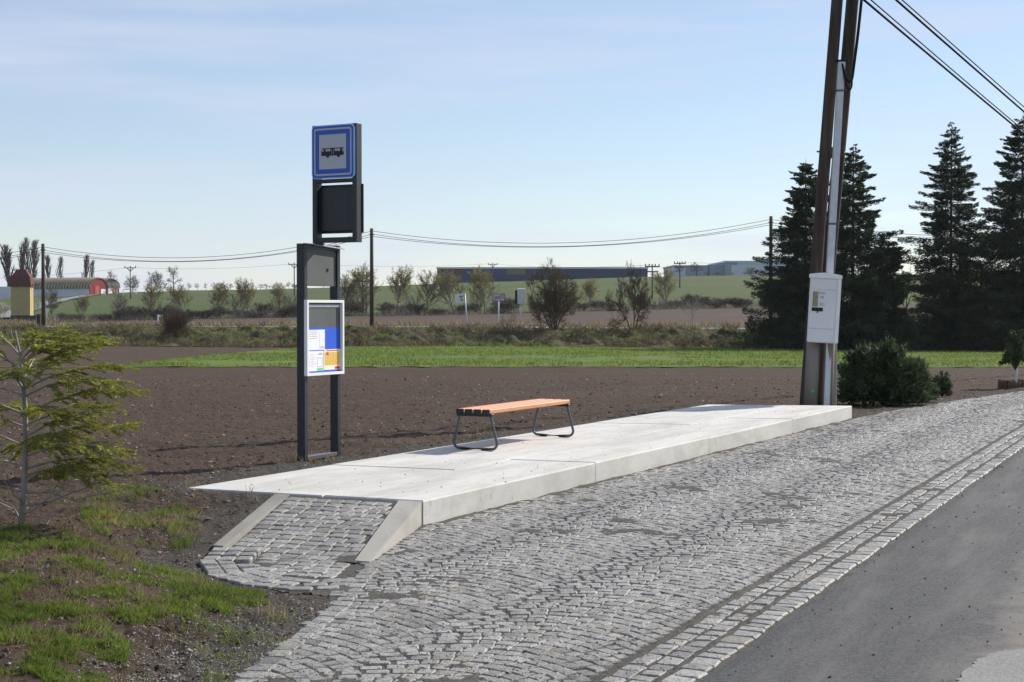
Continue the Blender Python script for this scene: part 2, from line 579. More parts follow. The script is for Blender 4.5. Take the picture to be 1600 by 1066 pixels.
M['fir'] = m_leaf('yellow_green_needles', c4(.13, .17, .018), c4(.40, .39, .045), 3.0, 0.45, 0.45, 0.4)
M['grass'] = m_leaf('grass_blades', c4(.070, .130, .018), c4(.24, .28, .060), 1.2, 0.45, 0.5, 0.3)
M['drygrass'] = m_leaf('dry_grass_blades', c4(.22, .17, .085), c4(.34, .28, .16), 1.2, 0.3, 0.7, 0.2)
M['bankstraw'] = m_leaf('shaded_straw', c4(.10, .078, .045), c4(.23, .18, .11), 0.4, 0.25, 0.8, 0.1)  # darker copy of the dry grass, the bank's shadow put into the colour
M['stone'] = m_plain('stone_bits', c4(.12, .11, .10), c4(.30, .28, .25), 9.0, 0.9, 0.2)
M['clod'] = m_plain('soil_clods', c4(.050, .034, .024), c4(.085, .060, .043), 9.0, 0.95, 0.1, 0.5, 60)
M['orange'] = m_plain('orange_spray_mark', c4(.55, .14, .06), c4(.35, .11, .06), 20.0, 0.9, 0.1)


# ------------------------------------------------------------------ layout of the road side
KN = on_z(657, 822, 0.0)                 # near foot of the platform kerb
KF = on_z(1326, 655, 0.0)                # far foot
U = (KF - KN)[:2] / np.linalg.norm((KF - KN)[:2])      # along the road
N = np.array((U[1], -U[0]))              # towards the road
RZ = math.atan2(N[1], N[0])
K0 = KN[:2].copy()


def st(s, t, z=0.0):
    p = K0 + U * s + N * t
    return np.array((p[0], p[1], z))


def to_st(x, y):
    return (x - K0[0]) * U[0] + (y - K0[1]) * U[1], (x - K0[0]) * N[0] + (y - K0[1]) * N[1]


PZ = 0.20                                # platform height
P_NL, P_NR = on_z(292, 762, PZ)[:2], on_z(655, 782, PZ)[:2]
P_FL, P_FR = on_z(1106, 632, PZ)[:2], on_z(1326, 634, PZ)[:2]
P_NR, P_FR = st(*[to_st(*P_NR)[0], 0])[:2], st(*[to_st(*P_FR)[0], 0])[:2]

RAMP_TL = P_NL + (P_NR - P_NL) * 0.40
RAMP_TIP = on_z(574, 880, 0.0)[:2]
EDGE = [(-2.0, 1.0, 0), (-1.62, 5.0, 0), (*on_z(373, 1060, 0)[:2], 0), (*on_z(517, 948, 0)[:2], 0), (*on_z(520, 930, 0)[:2], 0),
        (*on_z(440, 922, 0)[:2], 0), (*on_z(372, 908, 0)[:2], 0), (*on_z(325, 893, 0.0)[:2], 0), (*on_z(308, 875, 0.01)[:2], 0.01),
        (*on_z(330, 852, 0.04)[:2], 0.05), (*RAMP_TL, 0.185), (*P_NL, 0.195), (*P_FL, 0.18), (*P_FR, 0.05),
        (*on_z(1400, 641, 0)[:2], 0.0), (*on_z(1500, 625, 0)[:2], 0.0), (*on_z(1600, 611, 0)[:2], 0.0), (22.0, 49.0, 0.0), (40.0, 80.0, 0.0)]
EDGE = np.array(EDGE, dtype=float)
PAVED = np.vstack([EDGE[:, :2], [(60, 80), (60, -20), (-2, -20)]])


def inside(poly, x, y):
    r = np.zeros(np.shape(x), dtype=bool)
    n = len(poly)
    for i in range(n):
        x0, y0 = poly[i]
        x1, y1 = poly[(i + 1) % n]
        c = (y0 > y) != (y1 > y)
        with np.errstate(divide='ignore', invalid='ignore'):
            xi = (x1 - x0) * (y - y0) / (y1 - y0) + x0
        r ^= c & (x < xi)
    return r


def edge_dist(x, y):
    best = np.full(np.shape(x), 1e9)
    ez = np.zeros(np.shape(x))
    for i in range(len(EDGE) - 1):
        a, b = EDGE[i], EDGE[i + 1]
        dx, dy = b[0] - a[0], b[1] - a[1]
        t = np.clip(((x - a[0]) * dx + (y - a[1]) * dy) / (dx * dx + dy * dy), 0, 1)
        d = np.hypot(x - a[0] - t * dx, y - a[1] - t * dy)
        m = d < best
        best = np.where(m, d, best)
        ez = np.where(m, a[2] + t * (b[2] - a[2]), ez)
    return best, ez


PXC = np.array([-1500, 0, 100, 200, 300, 400, 600, 700, 800, 1000, 1200, 1400, 1600, 3000], dtype=float)
ROWS = [
    (51, [575] * 14),
    (94, [536, 538, 539, 541, 542, 543, 543, 543, 543, 545, 547, 549, 551, 553]),
    (97, [532, 531, 531, 533, 534, 534, 534, 533, 533, 535, 537, 539, 541, 543]),
    (101, [518, 516, 517, 517, 518, 518, 517, 518, 519, 520, 522, 525, 526, 528]),
    (106, [514, 513, 514, 514, 514, 514, 514, 514, 515, 516, 518, 520, 521, 522]),
    (112, [512, 511, 512, 512, 512, 512, 512, 512, 513, 515, 516, 518, 519, 520]),
    (119, [509, 509, 510, 510, 510, 510, 510, 510, 510, 511, 512, 513, 514, 515]),
    (190, [505, 504, 503, 501, 499, 497, 493, 492, 490, 484, 479, 477, 476, 476]),
    (205, [503, 502, 500, 497, 495, 493, 489, 488, 486, 481, 475, 473, 472, 472]),
    (420, [466, 463, 462, 457, 454, 453, 447, 443, 440, 433, 430, 429, 429, 429]),
    (450, [466, 463, 462, 457, 454, 453, 447, 443, 440, 433, 430, 429, 429, 429]),
]
RD = np.array([r[0] for r in ROWS], dtype=float)
RZT = np.array([[CAMZ + ray(px, py)[1] * d for px, py in zip(PXC, ys)] for d, ys in ROWS])
RD = np.append(RD, [900.0, 4000.0])
RZT = np.vstack([RZT, RZT[-1] - 3, RZT[-1] * 0 - 5])


def terrain(x, y):
    x, y = np.asarray(x, dtype=float), np.asarray(y, dtype=float)
    yy = np.maximum(y, 2.0)
    px = np.clip(CX + F * x / yy, PXC[0], PXC[-1])
    z = np.zeros(np.broadcast(x, y).shape)
    i = np.clip(np.searchsorted(RD, yy) - 1, 0, len(RD) - 2)
    j = np.clip(np.searchsorted(PXC, px) - 1, 0, len(PXC) - 2)
    ti = np.clip((yy - RD[i]) / (RD[i + 1] - RD[i]), 0, 1)
    tj = np.clip((px - PXC[j]) / (PXC[j + 1] - PXC[j]), 0, 1)
    far = (RZT[i, j] * (1 - tj) + RZT[i, j + 1] * tj) * (1 - ti) + (RZT[i + 1, j] * (1 - tj) + RZT[i + 1, j + 1] * tj) * ti
    z51 = RZT[0, 0]
    near = 0.15 + (z51 - 0.15) * np.clip((yy - 14) / (51 - 14), 0, 1)
    z = np.where(yy >= 51, far, near)
    return z


def soil_height(x, y):
    """near field with clods, dropping under the paving"""
    z = terrain(x, y)
    d, ez = edge_dist(x, y)
    ins = inside(PAVED, x, y)
    fall = np.clip(1.5 - y / 40, 0.25, 1)
    clod = (fbm(x * 8, y * 8, 3, 4, 0.65) - 0.5) * 0.05 * (1 + .6 * np.exp(-d / .6)) + (fbm(x * 1.1, y * 1.1, 9, 3) - 0.5) * 0.08 + (vnoise(x * 17, y * 17, 5) - 0.5) * 0.022
    ridge = 0.05 * np.exp(-((d - 0.35) / 0.22) ** 2) * vnoise(x * 2.3, y * 2.3, 21) * (ez > 0.1)
    zo = ez - 0.01 + (z - ez + 0.01) * sstep(0.0, 1.1, d) + clod * fall * sstep(0.0, 0.35, d) + ridge
    zo = zo + 0.015 * sstep(0, 0.06, d) * (vnoise(x * 9, y * 9, 31) - 0.35)
    zi = ez - 0.01 - 0.19 * sstep(0.0, 0.12, d)
    # the soil round the sapling is heaped up a little
    zo = zo + 0.05 * np.exp(-((x + 3.55) ** 2 + (y - 10.65) ** 2) / 0.25)
    return np.where(ins, zi, zo), d, ins


def ground_z(x, y):
    x, y = np.atleast_1d(np.asarray(x, float)), np.atleast_1d(np.asarray(y, float))
    zs = soil_height(x, y)[0]
    zt = terrain(x, y)
    return np.where(y < 50, zs, zt)


def gz(x, y):
    return float(ground_z(x, y)[0])


def grid_faces(nr, nc):
    i = np.arange(nr - 1)[:, None] * nc
    j = np.arange(nc - 1)[None, :]
    return np.stack([i + j, i + j + 1, i + nc + j + 1, i + nc + j], -1).reshape(-1, 4)


def columns(step):
    return np.concatenate([np.linspace(-1500, -150, 40)[:-1], np.arange(-150, 1751, step), np.linspace(1750, 3000, 40)[1:]])


# ------------------------------------------------------------------ the ground
gs = np.concatenate([-np.geomspace(1500, 30, 40), np.linspace(-20, 20, 9), np.geomspace(30, 1500, 40)])
gx, gy = np.meshgrid(gs, gs)
gzv = np.where(gy > 2, terrain(gx, gy) - 0.45 - np.abs(gy) * 0.004, -0.45)
o = link('ground', make_mesh('ground', np.c_[gx.ravel(), gy.ravel(), gzv.ravel()], grid_faces(len(gs), len(gs)), True, mats=[M['base']]))
struct(o)

# ploughed field: everything on this side of the sown strip, clods and furrows included
pc = columns(4.0)
rows = np.geomspace(4.2, 51.0, 400)
PX, Y = np.meshgrid(pc, rows)
X = (PX - CX) / F * Y
Z, DE, INS = soil_height(X, Y)
Z = Z + np.where(INS, 0, 0.02 * np.sin((Y + 0.25 * X) * 9.0) * np.clip((Y - 16) / 10, 0, 1) * vnoise(X * .5, Y * .5, 77))
grav = np.where(Y < 13.5, np.clip(0.95 - DE / 0.9, 0, 1), np.clip(1.05 - DE / 0.75, 0, 1))
grav = np.where((X > 4) & (Y > 22), np.clip(0.8 - DE / 0.8, 0, 1), grav)
o = link('ploughed_field', make_mesh('ploughed_field', np.c_[X.ravel(), Y.ravel(), Z.ravel()], grid_faces(len(rows), len(pc)), True, attrs={'gravel': grav.ravel()}, mats=[M['soil']]))
struct(o)


def zone(name, m, near, far, nrows, step, disp=None, dz=0.0):
    """a strip of terrain between two depth curves given as depth per photo column"""
    pc = columns(step)
    a = np.interp(pc, *near) if isinstance(near, tuple) else np.full(len(pc), float(near))
    b = np.interp(pc, *far) if isinstance(far, tuple) else np.full(len(pc), float(far))
    t = np.linspace(0, 1, nrows)[:, None]
    Y = a[None, :] * (b / a)[None, :] ** t
    X = (pc[None, :] - CX) / F * Y
    Z = terrain(X, Y) + dz
    if disp is not None:
        Z = Z + disp(X, Y)
    me = make_mesh(name, np.c_[X.ravel(), Y.ravel(), Z.ravel()], grid_faces(nrows, len(pc)), True, mats=[m])
    return struct(link(name, me))


def wig(x, amp, sc, seed):
    return amp * (fbm(x * sc, x * 0 + 3.3, seed, 3) - 0.5)


# the sown strip narrows to a point at the left; bare soil lies behind that point
pcs = np.linspace(-1500, 3000, 400)
strip_far = np.interp(pcs, [-1500, 195, 300, 400, 470, 560, 3000], [52, 52, 64, 78, 88, 93, 94])
strip_near = np.minimum(51 + wig(pcs, 1.6, 0.03, 4) + wig(pcs, 1.0, 0.2, 5) + 0.8, strip_far - 0.2)
zone('bare_soil', M['soil'], 51, 94, 50, 6, lambda x, y: (fbm(x * 2.2, y * 2.2, 8, 3) - 0.5) * 0.06)
zone('sown_grass_strip', M['strip'], (pcs, strip_near), (pcs, strip_far), 60, 6, lambda x, y: .05 * sstep(51.2, 55, y) + (fbm(x * 1.5, y * 1.5, 12, 3) - 0.45) * 0.10 * sstep(51.2, 55, y), 0.012)
zone('rough_bank', M['bank'], (pcs, 93.5 + wig(pcs, 1.2, .03, 6)), 106, 70, 5, lambda x, y: (fbm(x * 1.1, y * 1.1, 14, 4, .6) - 0.5) * 1.35 * sstep(93.5, 96, y) * (1 - sstep(102, 106, y)), 0.03)
zone('road_verge', M['verge'], 106, 112, 8, 8, lambda x, y: (fbm(x * .8, y * .8, 15, 3) - 0.5) * 0.12)
zone('field_road', M['old_asphalt'], 112, 116, 3, 20, None, 0.05)
zone('grass_verge', M['verge'], 116, 119, 4, 8, lambda x, y: (fbm(x * .8, y * .8, 16, 3) - 0.5) * 0.12)
zone('far_field', M['field2'], 119, 190, 50, 10, lambda x, y: (fbm(x * .7, y * .7, 17, 3) - 0.5) * 0.10)
zone('green_hillside', M['hill'], 190, 900, 110, 12, lambda x, y: (fbm(x * .2, y * .2, 18, 3) - 0.5) * 0.3)

# ------------------------------------------------------------------ asphalt road
A0, A1 = on_z(1090, 1066, 0.0)[:2], on_z(1600, 700, 0.0)[:2]
AU = (A1 - A0) / np.linalg.norm(A1 - A0)
AN = np.array((AU[1], -AU[0]))


def ast(s, t, z=0.0):
    p = A0 + AU * s + AN * t
    return np.array((p[0], p[1], z))


ss = np.concatenate([np.linspace(-14, 40, 500), np.linspace(41, 90, 30)])
tt = np.concatenate([[0, .02, .05, .1], np.linspace(.2, 7.5, 60)])
S, T = np.meshgrid(ss, tt)
X = A0[0] + AU[0] * S + AN[0] * T
Y = A0[1] + AU[1] * S + AN[1] * T
jag = np.where(T < .03, wig(S, .05, 6.0, 40) + wig(S, .03, 22.0, 41), 0)
X, Y = X + AN[0] * jag, Y + AN[1] * jag
Z = 0.004 + 0.006 * (fbm(X * 1.5, Y * 1.5, 42, 3) - 0.5) - 0.01 * (T < .03)
l0, l1 = on_z(1470, 1066, 0)[:2], on_z(1600, 900, 0)[:2]
ld = (l1 - l0) / np.linalg.norm(l1 - l0)
side_d = (X - l0[0]) * ld[1] - (Y - l0[1]) * ld[0]
DUST = np.clip(.35 + side_d / .7, 0, .8)
struct(link('asphalt_road', make_mesh('asphalt_road', np.c_[X.ravel(), Y.ravel(), Z.ravel()], grid_faces(len(tt), len(ss)), True, attrs={'along': S.ravel(), 'across': T.ravel(), 'dusty': DUST.ravel()}, mats=[M['asphalt']])))
# the older, paler surface in the corner with its ragged edge
q0, q1, q2 = on_z(1490, 1080, 0)[:2], on_z(1520, 1008, 0)[:2], on_z(1640, 1018, 0)[:2]
lin = []
for k in range(60):
    t = k / 59
    p = (q0 * (1 - t) ** 2 + 2 * q1 * t * (1 - t) + q2 * t * t)
    lin.append(p + AN * (rng.random() - .5) * .025)
d0, d1 = (lin[0] - lin[8]), (lin[-1] - lin[-9])
lin = [lin[0] + d0 / np.linalg.norm(d0) * 1.2] + lin + [lin[-1] + d1 / np.linalg.norm(d1) * .8]
lin = np.array(lin)
o2 = np.array([lin[0] + np.array((2.2, -.6))] * len(lin)) + np.linspace(0, 1, len(lin))[:, None] * np.array((.8, .9))
v = np.vstack([np.c_[lin, np.full(len(lin), .011)], np.c_[o2, np.full(len(lin), .011)]])
i = np.arange(len(lin) - 1)
struct(link('worn_road_surface', make_mesh('worn_road_surface', v, np.stack([i, i + len(lin), i + len(lin) + 1, i + 1], -1), mats=[M['old_asphalt']])))


# ------------------------------------------------------------------ granite setts
def sett_geo(w, l, h, r):
    """an irregular sett with worn edges: w along x, l along y, top about z=0"""
    c = 0.12
    base = np.array([(-1, -1 + c), (-1 + c, -1), (1 - c, -1), (1, -1 + c), (1, 1 - c), (1 - c, 1), (-1 + c, 1), (-1, 1 - c)])
    sk = (r.random(8) - .5) * .13
    q = base * np.array((w / 2, l / 2)) * (1 + sk[:, None])
    q[:, 0] += q[:, 1] * (r.random() - .5) * .18
    q[:, 1] += q[:, 0] * (r.random() - .5) * .16
    tilt = (r.random(2) - .5) * .08
    zt = q @ tilt + (r.random(8) - .5) * .005
    ins = q * (1 - 0.0060 / np.array((w / 2, l / 2)) * (0.7 + .6 * r.random((8, 1))))
    top = np.c_[ins, zt]
    mid = np.c_[q, zt - .006 - .004 * r.random(8)]
    bot = np.c_[q * .92, np.full(8, -h)]
    ctr = np.array([[0, 0, .0005 + .003 * r.random()]])
    v = np.vstack([top, mid, bot, ctr])
    i = np.arange(8)
    k = (i + 1) % 8
    f = [np.stack([i, k, np.full(8, 24)], -1), np.stack([8 + i, 8 + k, k, i], -1), np.stack([16 + i, 16 + k, 8 + k, 8 + i], -1)]
    return v, f


class Setts:
    def __init__(self, name_stuff='sett_field'):
        self.items = []

    def put(self, pos, ang, w, l, slope=None):
        self.items.append((np.asarray(pos, float), ang, w, l, slope))


srng = np.random.default_rng(3)
VARS = []
for k in range(28):
    v, f = sett_geo(.098, .098, .08, srng)
    VARS.append(make_mesh('sett', v, f, False, mats=[M['granite']]))
VAR_V = []
for me in VARS:
    a = np.zeros(len(me.vertices) * 3, dtype=np.float32)
    me.vertices.foreach_get('co', a)
    VAR_V.append(a.reshape(-1, 3))
_, SETT_F = sett_geo(.1, .1, .08, srng)


def lay(items, parent, limit=300, rest_name='sett_field'):
    """nearest setts as objects of their own, the rest joined"""
    d = np.array([np.hypot(p[0] - np.clip(p[0], -.4 * p[1], .36 * p[1]), p[1]) + (4 if p[1] < 6.85 else 0) for p, *_ in items])
    out_frame = np.array([abs(p[0] / max(p[1], .1)) > .36 or p[1] < 6.7 for p, *_ in items])
    order = np.argsort(d + 100 * out_frame)
    mb = MB()
    allv, n = [], 0
    f3, f4 = [], []
    for rank, i in enumerate(order):
        p, ang, w, l, sl = items[i]
        k = int(srng.integers(len(VARS)))
        flip = int(srng.integers(2)) * math.pi
        if rank < limit:
            o = link('sett', VARS[k], parent)
            mtx = Matrix.Translation(Vector(p)) @ Matrix.Rotation(ang, 4, 'Z')
            if sl:
                mtx = mtx @ Matrix.Rotation(sl, 4, 'X')
            mtx = mtx @ Matrix.Rotation(flip, 4, 'Z') @ Matrix.Diagonal((w / .098, l / .098, 1, 1))
            o.matrix_basis = mtx
        else:
            v = VAR_V[k] * np.array((w / .098, l / .098, 1))
            if flip:
                v = v * np.array((-1, -1, 1))
            ca, sa = math.cos(ang), math.sin(ang)
            if sl:
                cs, ssn = math.cos(sl), math.sin(sl)
                v = np.c_[v[:, 0], v[:, 1] * cs - v[:, 2] * ssn, v[:, 1] * ssn + v[:, 2] * cs]
            v = np.c_[v[:, 0] * ca - v[:, 1] * sa, v[:, 0] * sa + v[:, 1] * ca, v[:, 2]] + p
            allv.append(v)
            f3.append(SETT_F[0] + n)
            f4.append(SETT_F[1] + n)
            f4.append(SETT_F[2] + n)
            n += 25
    if allv:
        o = link(rest_name, make_mesh(rest_name, np.vstack(allv), [np.vstack(f3), np.vstack(f4)], False, mats=[M['granite']]), parent)
        stuff(o)


# bus bay: rows laid in shallow arcs, three arcs side by side across the bay
BAY = np.vstack([EDGE[:5, :2], [RAMP_TIP, KN[:2], KF[:2]], EDGE[14:, :2], [A0 + AU * 75, A0 - AU * 12]])
bay = struct(link('bus_bay_paving', None))
bay.empty_display_size = .3
bay_items = []
GUT = 0.485                               # width of the gutter rows beside the asphalt
WL = 1.16
row = 0.100
for lane in range(0, 6):
    t_hi = -GUT - lane * WL              # measured back from the asphalt edge
    off = srng.random() * row
    for k in range(int(62 / row)):
        s0 = -14 + k * row + off
        a = 0.0
        while a < WL:
            w = .082 + .040 * srng.random()
            if k * row - 14 > 24:
                w = .11
            uu = (a + w / 2) / WL * 2 - 1
            sag = .25 * (1 - uu * uu)
            slope = -.25 * 2 * uu / (WL / 2)
            ang = math.atan(slope)
            t = t_hi - a - w / 2
            s = s0 + sag
            p = ast(s, t)
            depth = row * math.cos(ang) * (.92 + .07 * srng.random())
            bay_items.append((p + np.array((0, 0, -.003 + .006 * srng.random())), ang + (srng.random() - .5) * .14, w * (.945 + .05 * srng.random()) / math.cos(ang) ** .4, depth))
            a += w
pos = np.array([b[0] for b in bay_items])
dd, _ = edge_dist(pos[:, 0], pos[:, 1])
keep = inside(BAY, pos[:, 0], pos[:, 1]) & (pos[:, 1] > 4.5) & (pos[:, 1] < 52) & (np.abs(pos[:, 0]) < .45 * pos[:, 1] + .6)
sk, tk = to_st(pos[:, 0], pos[:, 1])
keep &= ~((sk > -.05) & (sk < 13.1) & (tk < .045))
BA = math.atan2(AN[1], AN[0])
items = [(b[0], BA - b[1] + math.pi, b[2], b[3], None) for b, k in zip(bay_items, keep) if k]
# one line of setts follows the tapered edge of the bay
for (e0, e1) in ((EDGE[1, :2], EDGE[2, :2]), (EDGE[2, :2], EDGE[3, :2]), (EDGE[3, :2], RAMP_TIP)):
    L = np.linalg.norm(e1 - e0)
    a = 0
    while a < L:
        w = .12 + .04 * srng.random()
        p = e0 + (e1 - e0) / L * (a + w / 2) + np.array((.05, 0))
        if p[1] > 4.5:
            items.append((np.array((p[0], p[1], .002 + .004 * srng.random())), math.atan2(e1[1] - e0[1], e1[0] - e0[0]), w * .93, .11, None))
        a += w
lay(items, bay)
# grit bed: lies a little below the worn tops and covers them in patches
BX0, BX1, BY0, BY1 = -2.2, 16.5, 4.4, 34.0
rows = np.geomspace(BY0, BY1, 520)
pcb = np.arange(150, 1800, 4.0)
PX, Y = np.meshgrid(pcb, rows)
X = (PX - CX) / F * Y
pt = fbm(X * 1.9, Y * 1.9, 60, 5, .75)
Z = -.0065 + .010 * sstep(.57, .72, pt) + .008 * (fbm(X * 11, Y * 11, 61, 3, .6) - .5)
sb, tb = to_st(X, Y)
Z = Z + .012 * np.exp(-np.abs(tb) / .12) * (sb < 13.2) * vnoise(sb * 3, tb * 3, 62)
ta = (X - A0[0]) * AN[0] + (Y - A0[1]) * AN[1]
for c in (-.455, -.178):
    Z = Z + .011 * np.exp(-((ta - c) / .026) ** 2) * (.15 + 1.1 * vnoise(X * 2.6, Y * 2.6, 63))
ok = inside(PAVED, X, Y) | (edge_dist(X, Y)[0] < .03)
Z = np.where(ok & (ta < .03), Z, -.16)
vid = np.c_[X.ravel(), Y.ravel(), Z.ravel()]
fc = grid_faces(len(rows), len(pcb))
fc = fc[(vid[fc, 2] > -.1).all(axis=1)]
used = np.unique(fc)
remap = np.zeros(len(vid), dtype=np.int64)
remap[used] = np.arange(len(used))
struct(link('grit_bed', make_mesh('grit_bed', vid[used], remap[fc], True, mats=[M['grit']])))
# gutter: three straight courses beside the asphalt
gut = struct(link('gutter_courses', None))
gi = []
for t0, wd, lo in ((-.375, .105, -.002), (-.255, .110, -.004), (-.090, .145, .004)):
    s = -8.0
    while s < 48:
        l = .10 + .07 * srng.random()
        p = ast(s + l / 2, t0 + (srng.random() - .5) * .012, lo + .006 * srng.random())
        if p[1] > 4.5:
            gi.append((p, math.atan2(AU[1], AU[0]), l * .94, wd * (.9 + .1 * srng.random()), None))
        s += l
lay(gi, gut, 300, 'sett_course')

# ------------------------------------------------------------------ platform
plat = empty('bus_platform', st(0, 0, 0), RZ, 'pale concrete boarding platform with raised kerb edge along the cobbled bay', 'platform')


def loc_st(p):                           # world xy -> local of an empty at st(0,0), rotated RZ
    s, t = to_st(p[0], p[1])
    return np.array((t, s))


c_nl, c_nr, c_fl, c_fr = [loc_st(p) for p in (P_NL, P_NR, P_FL, P_FR)]
KW = 0.90                                # kerb slabs run this deep into the platform
cuts = [0.0, .255, .505, .762, 1.0]


def lerp(a, b, t):
    return a + (b - a) * t


def slab(poly, name, m, z0, z1, parent, bev=.012):
    p = np.asarray(poly, float)
    c = p.mean(axis=0)
    n = len(p)
    ins = []
    for i in range(n):
        a, b, d = p[i - 1], p[i], p[(i + 1) % n]
        e1, e2 = (b - a) / np.linalg.norm(b - a), (d - b) / np.linalg.norm(d - b)
        n1, n2 = np.array((-e1[1], e1[0])), np.array((-e2[1], e2[0]))
        if np.dot(n1, c - b) < 0:
            n1, n2 = -n1, -n2
        ins.append(b + bev * (n1 + n2) / max(.3, 1 + np.dot(n1, n2)))
    ins = np.array(ins)
    v = np.vstack([np.c_[p, np.full(n, z0)], np.c_[p, np.full(n, z1 - bev)], np.c_[ins, np.full(n, z1)]])
    i = np.arange(n)
    k = (i + 1) % n
    f = [np.stack([i, k, n + k, n + i], -1), np.stack([n + i, n + k, 2 * n + k, 2 * n + i], -1), np.array([2 * n + i])]
    area = sum(p[q][0] * p[(q + 1) % n][1] - p[(q + 1) % n][0] * p[q][1] for q in range(n))
    if area < 0:
        f = [x[:, ::-1] for x in f]
    return link(name, make_mesh(name, v, f, False, mats=[m]), parent)


def back_at(t, w):                       # point t along, w back from the kerb, measured across
    a, b = lerp(c_nr, c_fr, t), lerp(c_nl, c_fl, t)
    return lerp(a, b, w)


for k in range(4):
    t0, t1 = cuts[k] + (.0004 if k else 0), cuts[k + 1] - (.0004 if k < 3 else 0)
    wk = KW / 2.2
    dzk = (0, .003, -.002, .001)[k]
    slab([back_at(t0, 0), back_at(t0, wk - .002), back_at(t1, wk - .002), back_at(t1, 0)], 'kerb_slab', M['concrete'], -.1, PZ + dzk, plat)
bc = [0, .17, .40, .655, .88, 1.0]
for k in range(5):
    t0, t1 = bc[k] + (.0003 if k else 0), bc[k + 1] - (.0003 if k < 4 else 0)
    dzk = (-.002, .002, 0, .003, -.001)[k]
    slab([back_at(t0, wk + .002), back_at(t0, 1), back_at(t1, 1), back_at(t1, wk + .002)], 'slab', M['concrete'], -.1, PZ + dzk, plat, .008)

# ------------------------------------------------------------------ sett ramp at the near end
ramp = empty('sett_ramp', (P_NR[0], P_NR[1], 0), 0, 'sloping ramp of granite setts leading up to the platform end', 'ramp')
RTL, RTR = lerp(P_NL, P_NR, .42), lerp(P_NL, P_NR, .905)
RBL = on_z(333, 853, .05)[:2]
RBR = RAMP_TIP + np.array((-.10, .10))
o0 = np.array((P_NR[0], P_NR[1]))


def wedge(name, tl, tr, br, bl, zt, zb, m):
    q = [np.append(p - o0, 0) for p in (tl, tr, br, bl)]
    zz = (zt, zt, zb, zb)
    bot = np.array([(p[0], p[1], -.08) for p in q])
    top = np.array([(p[0], p[1], z) for p, z in zip(q, zz)])
    v = np.vstack([bot, top])
    f = np.array([(0, 1, 2, 3), (7, 6, 5, 4), (0, 4, 5, 1), (1, 5, 6, 2), (2, 6, 7, 3), (3, 7, 4, 0)])
    return link(name, make_mesh(name, v, f, False, mats=[m]), ramp)


gap = (P_NR - P_NL) / np.linalg.norm(P_NR - P_NL)
back = np.array((gap[1], -gap[0])) * .012
wedge('side_kerb', lerp(P_NL, P_NR, .905) + back, P_NR + back - gap * .01, RAMP_TIP + gap * .02, RAMP_TIP - gap * .10, PZ - .005, .012, M['kerb_concrete'])
wedge('side_kerb', lerp(P_NL, P_NR, .395) + back, lerp(P_NL, P_NR, .455) + back, RBL + gap * .085, RBL, PZ - .005, .055, M['old_kerb'])
# bed under the setts: one smooth sheet that runs out flat at the foot
RAMP_L0, RAMP_R0 = lerp(P_NL, P_NR, .46) + back, lerp(P_NL, P_NR, .90) + back


def ramp_z(v):
    """height along the ramp, v=0 at the platform, 1 at the tip of the side kerb"""
    return PZ - .012 - (PZ - .012) * np.clip(v, 0, 1)


def ramp_pt(a, v):
    left = RAMP_L0 + (RBL + gap * .095 - RAMP_L0) * v
    right = RAMP_R0 + (RBR - RAMP_R0) * v
    p = left + (right - left) * a
    return p


bedv, NA, NV = [], 24, 60
for iv in range(NV):
    v = 1.06 * iv / (NV - 1)
    for ia in range(NA):
        a = ia / (NA - 1)
        p = ramp_pt(-.02 + a * 1.06, v) - o0
        bedv.append((p[0], p[1], float(ramp_z(v)) - .010 + .006 * float(vnoise(np.array(p[0] * 6), np.array(p[1] * 6), 70)) + .016 * math.exp(-((v - 1.0) / .15) ** 2 - ((a - .93) / .12) ** 2)))
link('grit_bed', make_mesh('grit_bed', np.array(bedv), grid_faces(NV, NA), True, mats=[M['grit']]), ramp)
ri = []
ncol = 10
slope_len = np.linalg.norm(ramp_pt(.5, 1) - ramp_pt(.5, 0))
pitch = -math.atan2(PZ, slope_len)
v = .035
while v < 1.36:
    l = .125 / slope_len * (.9 + .2 * srng.random())
    wrow = np.linalg.norm(ramp_pt(1, v) - ramp_pt(0, v))
    a = 0.0
    a0 = 0.0
    if v > .86:                          # courses give way to the curved border
        a0 = .12 * (v - .86) / .5
    a = a0
    while a < .985:
        w = (.11 + .05 * srng.random()) / wrow
        w = min(w, 1.0 - a)
        if w * wrow > .05:
            p = ramp_pt(a + w / 2, v + l / 2)
            dirv = ramp_pt(1, v) - ramp_pt(0, v)
            z = float(ramp_z(v + l / 2)) + .004 * srng.random()
            ang = math.atan2(dirv[1], dirv[0]) + (srng.random() - .5) * .06
            ri.append((np.array((p[0] - o0[0], p[1] - o0[1], z)), ang, w * wrow * .93, l * slope_len * .92, -pitch if v < .98 else None))
        a += w
    v += l
